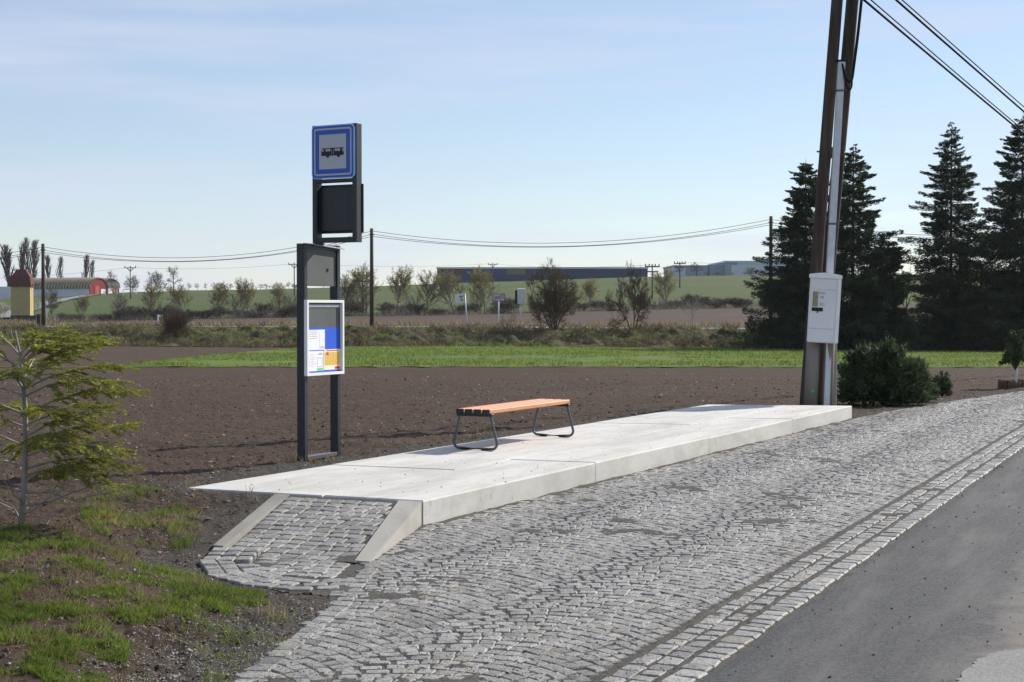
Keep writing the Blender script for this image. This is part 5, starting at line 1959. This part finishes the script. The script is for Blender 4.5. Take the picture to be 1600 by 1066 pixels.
v, f = blades(bb, bb + np.c_[np.cos(az) * ln, np.sin(az) * ln, .15 * ln * gr.random(len(x))], .004 * (1 + d / 14), np.tile((0, 0, 1.0), (len(x), 1)), 63)
stuff(link('straw_litter', make_mesh('straw_litter', v, f, mats=[M['drygrass']])))['label'] = 'loose straw stalks scattered on the soil'
# gravel beside the ramp, crumbs on the asphalt, platform and setts
x, y = in_px(16000, [(170, 770), (330, 780), (300, 870), (330, 910), (560, 935), (380, 1070), (100, 1070), (260, 960)], .05)
k = ~inside(PAVED, x, y) & (edge_dist(x, y)[0] < 1.3)
bits('gravel', x[k], y[k], ground_z(x[k], y[k]), .003 + .008 * gr.random(k.sum()) ** 2, 'stone', 64, 'dark gravel beside the ramp and bay edge')
s_, t_ = gr.random(2600) * 24 - 2, gr.random(2600) ** 1.3 * 5
p = A0[None] + AU[None] * s_[:, None] + AN[None] * t_[:, None]
bits('asphalt_crumbs', p[:, 0], p[:, 1], np.full(2600, .008), .003 + .008 * gr.random(2600) ** 4, 'clod', 65, 'loose dark crumbs lying on the asphalt')
s_, t_ = gr.random(500) * 12.3, -2.1 * gr.random(500)
p = K0[None] + U[None] * s_[:, None] + N[None] * t_[:, None]
bits('platform_crumbs', p[:, 0], p[:, 1], np.full(500, PZ + .003), .003 + .008 * gr.random(500) ** 4, 'clod', 66, 'crumbs of soil lying on the concrete platform', .4)
x, y = in_px(9000, [(600, 860), (1330, 660), (1560, 690), (1060, 1070), (400, 1070)], 0)
bits('paving_grit', x, y, np.full(len(x), .006), .0025 + .004 * gr.random(len(x)) ** 2, 'clod', 67, 'loose grit scattered over the setts', .5)
# orange spray mark on the soil
mo = on_z(165, 808, .15)
n = 60
x, y = mo[0] + gr.normal(size=n) * .03, mo[1] + gr.normal(size=n) * .07
tag(bits('spray_mark', x, y, ground_z(x, y) + .004, .008 + .01 * gr.random(n), 'orange', 68, 'orange spray mark'), 'small orange spray mark on the soil right of the conifer', 'mark')

# ------------------------------------------------------------------ road signs on the bank
def sign_post(px, base_d, py_top, label, cat, lean=0.0):
    x = (px - CX) / F * base_d
    z = float(terrain(x, base_d))
    root = empty('road_sign', (x, base_d, z), 0, label, cat)
    h = at(px, py_top, base_d)[2] - z
    MB().tube([(0, 0, -.3), (lean * h, 0, h)], .045, 8).build('post', M['galv'], root, True)
    return root, h


M['sign_face'] = m_plain('reflective_white', c4(.60, .62, .66), c4(.68, .70, .73), 2.0, 0.4, 0.4)
px_m = F / 103.0
root, h = sign_post(731, 103, 459, 'tilted white road sign seen from behind on a leaning post', 'road sign', -.10)
root.rotation_euler = (0, 0, R(38))
b_ = part('board', M['white_alu'], root, (-.86, -.10, -.03, -.012, h - .58, h + .04), bev=.004)
b_.rotation_euler = (0, R(-5), 0)
b_.location = (-.06 - h * .0, 0, -.03)
part('bracket', M['seam'], b_, (-.50, -.17, -.06, -.031, h - .14, h - .09), (-.37, -.33, -.06, -.031, h - .40, h - .14), (-.37, -.17, -.06, -.031, h - .42, h - .37))
root, h = sign_post(779, 108, 466, 'grey town sign crossed by a red diagonal on a thin post', 'road sign')
pm = F / 108.0
z0, z1 = h - 5 / pm, h + 7 / pm
b_ = part('board', M['black'], root, (-.49, .47, -.05, -.02, z0, z1), bev=.01)
part('face', M['sign_white'], b_, (-.455, .435, -.056, -.0505, z0 + .035, z1 - .035))
text('ČERNUC', .24, M['black'], b_, (-.01, -.0575, (z0 + z1) / 2 - .01), thick=.001, sx=.85)
mb = MB().prism([(-.455, z0 + .036), (-.36, z0 + .036), (.434, z1 - .036), (.34, z1 - .036)], -.0595, -.062)
mb.build('red_stripe', M['paper_red'], b_)
root, h = sign_post(813, 104, 452, 'tall white box sign on a thin post left of the large bush', 'road sign')
root.rotation_euler = (0, 0, R(38))
b_ = part('board', M['white_alu'], root, (-.32, .42, -.10, -.02, h - 1.05, h + .05), bev=.02)
part('side_panel', M['seam'], b_, (-.36, -.325, -.09, .16, h - 1.05, h - .08), bev=.01)
root, h = sign_post(73, 196, 482, 'white give way triangle sign right of the yellow tower', 'road sign')
MB().prism([(-.45, h), (.45, h), (0, h - .85)], -.08, -.05).build('board', M['sign_face'], root)
# white N-shaped marker in front of the hedgerow
mk = empty('white_marker', (*at(250, 500, 170)[:2], float(terrain(at(250, 500, 170)[0], 170))), 0, 'small white N shaped frame at the edge of the far field', 'marker')
part('upright', M['white_alu'], mk, (-.32, -.16, -.05, .05, -.2, .75))
part('upright', M['white_alu'], mk, (.16, .32, -.05, .05, -.2, .75))
MB().prism([(-.158, .74), (-.02, .74), (.158, .12), (.03, .12)], -.04, .04).build('diagonal', M['white_alu'], mk)

# ------------------------------------------------------------------ buildings
def bcorner(px, d):
    x = (px - CX) / F * d
    return x, float(terrain(x, d))


M['yellow_wall'] = m_plain('ochre_render', c4(.36, .29, .14), c4(.42, .34, .175), 1.5, 0.9, 0.1, 0.2, 8)
M['brown_roof'] = m_plain('brown_roof', c4(.085, .032, .025), c4(.115, .045, .034), 2.0, 0.7, 0.2)
M['plinth'] = m_plain('dark_plinth', c4(.05, .052, .055), c4(.075, .075, .078), 2.0, 0.9, 0.1)
M['red_wall'] = m_plain('red_gable', c4(.20, .028, .024), c4(.26, .04, .032), 0.6, 0.8, 0.2)
M['salmon'] = m_plain('salmon_door', c4(.36, .09, .065), c4(.42, .12, .09), 1.0, 0.8, 0.2)
M['barn_white'] = m_plain('barn_white', c4(.50, .54, .60), c4(.58, .61, .66), 0.4, 0.8, 0.2)
M['barn_roof'] = m_plain('mossy_corrugated', c4(.10, .095, .065), c4(.17, .155, .105), 0.9, 0.85, 0.2)
M['barn_rib'] = m_plain('pale_roof_rib', c4(.26, .235, .16), c4(.34, .31, .22), 0.9, 0.85, 0.2)
M['hall_blue'] = m_plain('hall_navy', c4(.018, .040, .085), c4(.026, .05, .10), 0.05, 0.6, 0.3)
M['hall_blue2'] = m_plain('hall_blue', c4(.020, .050, .13), c4(.028, .06, .15), 0.05, 0.6, 0.3)
M['hall_red'] = m_plain('hall_red', c4(.085, .028, .035), c4(.10, .035, .042), 0.05, 0.6, 0.3)
M['hall_ochre'] = m_plain('hall_ochre', c4(.14, .12, .065), c4(.165, .14, .08), 0.05, 0.6, 0.3)
M['hall_grey'] = m_plain('hall_grey', c4(.22, .27, .33), c4(.27, .32, .38), 0.05, 0.6, 0.3)
M['hall_white'] = m_plain('hall_white', c4(.46, .52, .58), c4(.52, .58, .64), 0.05, 0.6, 0.3)
M['hall_roof'] = m_plain('hall_roof', c4(.50, .52, .54), c4(.58, .60, .62), 0.05, 0.6, 0.3)

d = 205.0
k = d / F
x, z = bcorner(35, d)
tw_ = empty('transformer_tower', (x, d, z), R(8), 'tall yellow tower with brown hipped roof at the left edge', 'tower')
hw = 14.4 * k / 1.0
hz = at(35, 447, d)[2] - z
ht = at(35, 421, d)[2] - z
part('wall', M['yellow_wall'], tw_, (-hw, hw, -hw, hw, -.6, hz))
part('plinth', M['plinth'], tw_, (-hw - .06, hw + .06, -hw - .06, hw + .06, -.6, .75))
e, t_, r_ = hw + .18, hw * .62, hw * .42
zm = lerp(hz, ht, .55)
v = [(-e, -e, hz - .1), (e, -e, hz - .1), (e, e, hz - .1), (-e, e, hz - .1), (-e * .86, -e * .86, zm), (e * .86, -e * .86, zm), (e * .86, e * .86, zm), (-e * .86, e * .86, zm), (-r_, -r_, ht), (r_, -r_, ht), (r_, r_, ht), (-r_, r_, ht)]
f = [(3, 2, 1, 0), (8, 9, 10, 11)] + [(a + o_, (a + 1) % 4 + o_, (a + 1) % 4 + 4 + o_, a + 4 + o_) for o_ in (0, 4) for a in range(4)]
MB().add(v, np.array(f)).build('roof', M['brown_roof'], tw_)
part('insulator_bracket', M['plinth'], tw_, (hw, hw + .9, -.4, -.3, hz + .1, hz + .2), (hw, hw + .9, .3, .4, hz + .1, hz + .2))
x, z = bcorner(52, 199)
part('box', M['plinth'], tag(empty('utility_box', (x, 199, z)), 'low dark utility box at the foot of the yellow tower', 'utility box'), (-.7, .55, -.5, .5, -.3, .75), bev=.03)


def barn(px_gable, d, half, label, length, yaw, zt_py, nribs, wall):
    x, z = bcorner(px_gable, d)
    root = empty('arched_barn', (x, d, z), yaw, label, 'barn')
    H = at(px_gable, zt_py, d)[2] - z
    wl = H * .40
    arc = [(half * math.cos(a), wl + (H - wl) * math.sin(a)) for a in np.linspace(0, math.pi, 15)]
    MB().prism([(half, 0 - 1)] + arc + [(-half, -1)], -.12, .12).build('gable', M['red_wall'], root)
    part('wall', M['barn_white'], root, (-half - .05, -half + .25, .13, length, -1, wl), (half - .25, half + .05, .13, length, -1, wl))
    pts = [((half + .35) * math.cos(a), wl - .1 + (H - wl + .22) * math.sin(a)) for a in np.linspace(0, math.pi, 15)]
    inn = [((half + .15) * math.cos(a), wl - .1 + (H - wl + .06) * math.sin(a)) for a in np.linspace(math.pi, 0, 15)]
    roof = MB().prism(pts + inn, -.3, length).build('roof', M['barn_roof'], root, False)
    for q in range(nribs):
        yy = length * (q + .5) / nribs
        po = [((half + .55) * math.cos(a), wl - .1 + (H - wl + .42) * math.sin(a)) for a in np.linspace(0, math.pi, 15)]
        pi_ = [((half + .30) * math.cos(a), wl - .1 + (H - wl + .17) * math.sin(a)) for a in np.linspace(math.pi, 0, 15)]
        MB().prism(po + pi_, yy - .22, yy + .22).build('roof_rib', M['barn_rib'], roof)
    return root, H, wl


bn, H, wl = barn(154, 400, 3.3, 'long arched barn with red gable and pale side wall on the hill', 26, R(62), 435, 24, True)
part('door', M['salmon'], bn, (-1.4, .2, -.2, -.121, -.5, H * .55))
part('window', M['white_alu'], bn, (.8, 2.5, -.2, -.121, .0, H * .36))
bn, H, wl = barn(173, 415, 3.3, 'second arched barn with grey gable behind the red one', 18, R(62), 436, 16, True)
[c for c in bn.children if c.name.startswith('gable')][0].data.materials[0] = M['plinth']
part('door', M['salmon'], bn, (.9, 2.6, -.2, -.121, -.3, H * .42))
part('window', M['white_alu'], bn, (-1.2, .5, -.2, -.121, -.3, H * .38))
# low white wall left of the barn
x, z = bcorner(8, 380)
part('panel', M['barn_white'], tag(empty('white_wall', (x, 380, z)), 'low white wall left of the yellow tower', 'wall'), (-14, 3, -.15, .15, -.5, 3.1))
# football goal
x0, z0 = bcorner(193, 390)
x1, _ = bcorner(213, 390)
g = empty('football_goal', (x0, 390, z0), 0, 'white football goal on the green hill', 'goal')
hh = at(193, 452, 390)[2] - z0
part('goal_post', M['white_alu'], g, (-.09, .09, -.09, .09, -.3, hh))
part('goal_post', M['white_alu'], g, (x1 - x0 - .09, x1 - x0 + .09, -.09, .09, -.3, hh))
part('crossbar', M['white_alu'], g, (.091, x1 - x0 - .091, -.09, .09, hh - .18, hh))
# lane curving up the hill at the left
lane = [(-120, 497, 205), (0, 489, 215), (30, 482, 245), (60, 475, 290), (95, 468, 345), (140, 463, 395), (165, 461, 410)]
lp = []
for px, py, d in lane:
    lp.append(((px - CX) / F * d, d))
lp = np.array(lp)
ti = np.linspace(0, len(lp) - 1, 50)
c = np.c_[np.interp(ti, np.arange(len(lp)), lp[:, 0]), np.interp(ti, np.arange(len(lp)), lp[:, 1])]
tg = np.gradient(c, axis=0)
nn = np.c_[-tg[:, 1], tg[:, 0]] / np.linalg.norm(tg, axis=1)[:, None]
lv = []
for w in (-2.2, -.8, .8, 2.2):
    q = c + nn * w
    lv.append(np.c_[q, terrain(q[:, 0], q[:, 1]) + .25])
struct(link('hill_lane', make_mesh('hill_lane', np.vstack(lv), grid_faces(4, 50), True, mats=[M['old_asphalt']])))


def hall(px0, px1, d, top, base, depth, label, segs, roof='hall_roof', slope=None):
    x0, x1 = (px0 - CX) / F * d, (px1 - CX) / F * d
    zb = at(px0, base, d)[2] - 2.0
    zt = at(px0, top, d)[2]
    root = empty('industrial_hall', (x0, d, zb), 0, label, 'hall')
    W, H = x1 - x0, zt - zb
    for (a, b, za, zb_, m) in segs:
        part('wall_panel', M[m], root, (W * a, W * b - .02, .0, .5, H * za, H * zb_))
    part('wall', M[segs[0][4]], root, (0, W, .51, depth, 0, H - .05))
    part('roof', M[roof], root, (-.2, W + .2, -.1, depth + .2, H, H + .5))
    return root


hall(683, 1012, 455, 420, 442, 45, 'long dark blue hall on the hill crest with red and yellow patches',
     [(0, .13, .70, 1, 'hall_red'), (0, .13, 0, .698, 'hall_blue'), (.13, .22, 0, 1, 'hall_blue2'), (.22, .33, .72, 1, 'hall_blue2'), (.22, .33, 0, .718, 'hall_blue'), (.33, .42, .72, 1, 'hall_ochre'), (.33, .42, 0, .718, 'hall_blue'),
      (.42, .60, 0, 1, 'hall_blue'), (.60, .76, 0, 1, 'hall_blue'), (.76, 1.0, 0, 1, 'hall_blue')])
hall(1052, 1106, 470, 417, 432, 30, 'low grey hall behind bare trees right of the blue hall', [(0, .35, 0, 1, 'hall_white'), (.35, 1, 0, 1, 'hall_grey')], 'hall_grey')
hall(1108, 1135, 475, 416, 431, 30, 'short grey link hall between the low hall and the white hall', [(0, 1, 0, 1, 'hall_grey')], 'hall_grey')
hall(1133, 1320, 472, 410, 431, 40, 'white hall on the crest partly hidden by the left spruce', [(0, .05, 0, 1, 'hall_grey'), (.05, .1, .86, 1, 'hall_grey'), (.05, .1, 0, .858, 'hall_white'), (.1, 1, 0, 1, 'hall_white')], 'hall_white')

# ------------------------------------------------------------------ the air between here and the hill
t = NT('thin_haze')
t.n.remove(t.b)
vol = t.new('ShaderNodeVolumePrincipled')
vol.inputs['Color'].default_value = (.82, .88, 1.0, 1)
vol.inputs['Density'].default_value = 0.00010
vol.inputs['Anisotropy'].default_value = 0.2
t.l.new(vol.outputs[0], t.out.inputs['Volume'])
hz_ = MB().box(-1600, 1600, -1600, 1600, -16, 24).build('haze', t.m)
stuff(hz_)['label'] = 'thin pale haze over the fields'
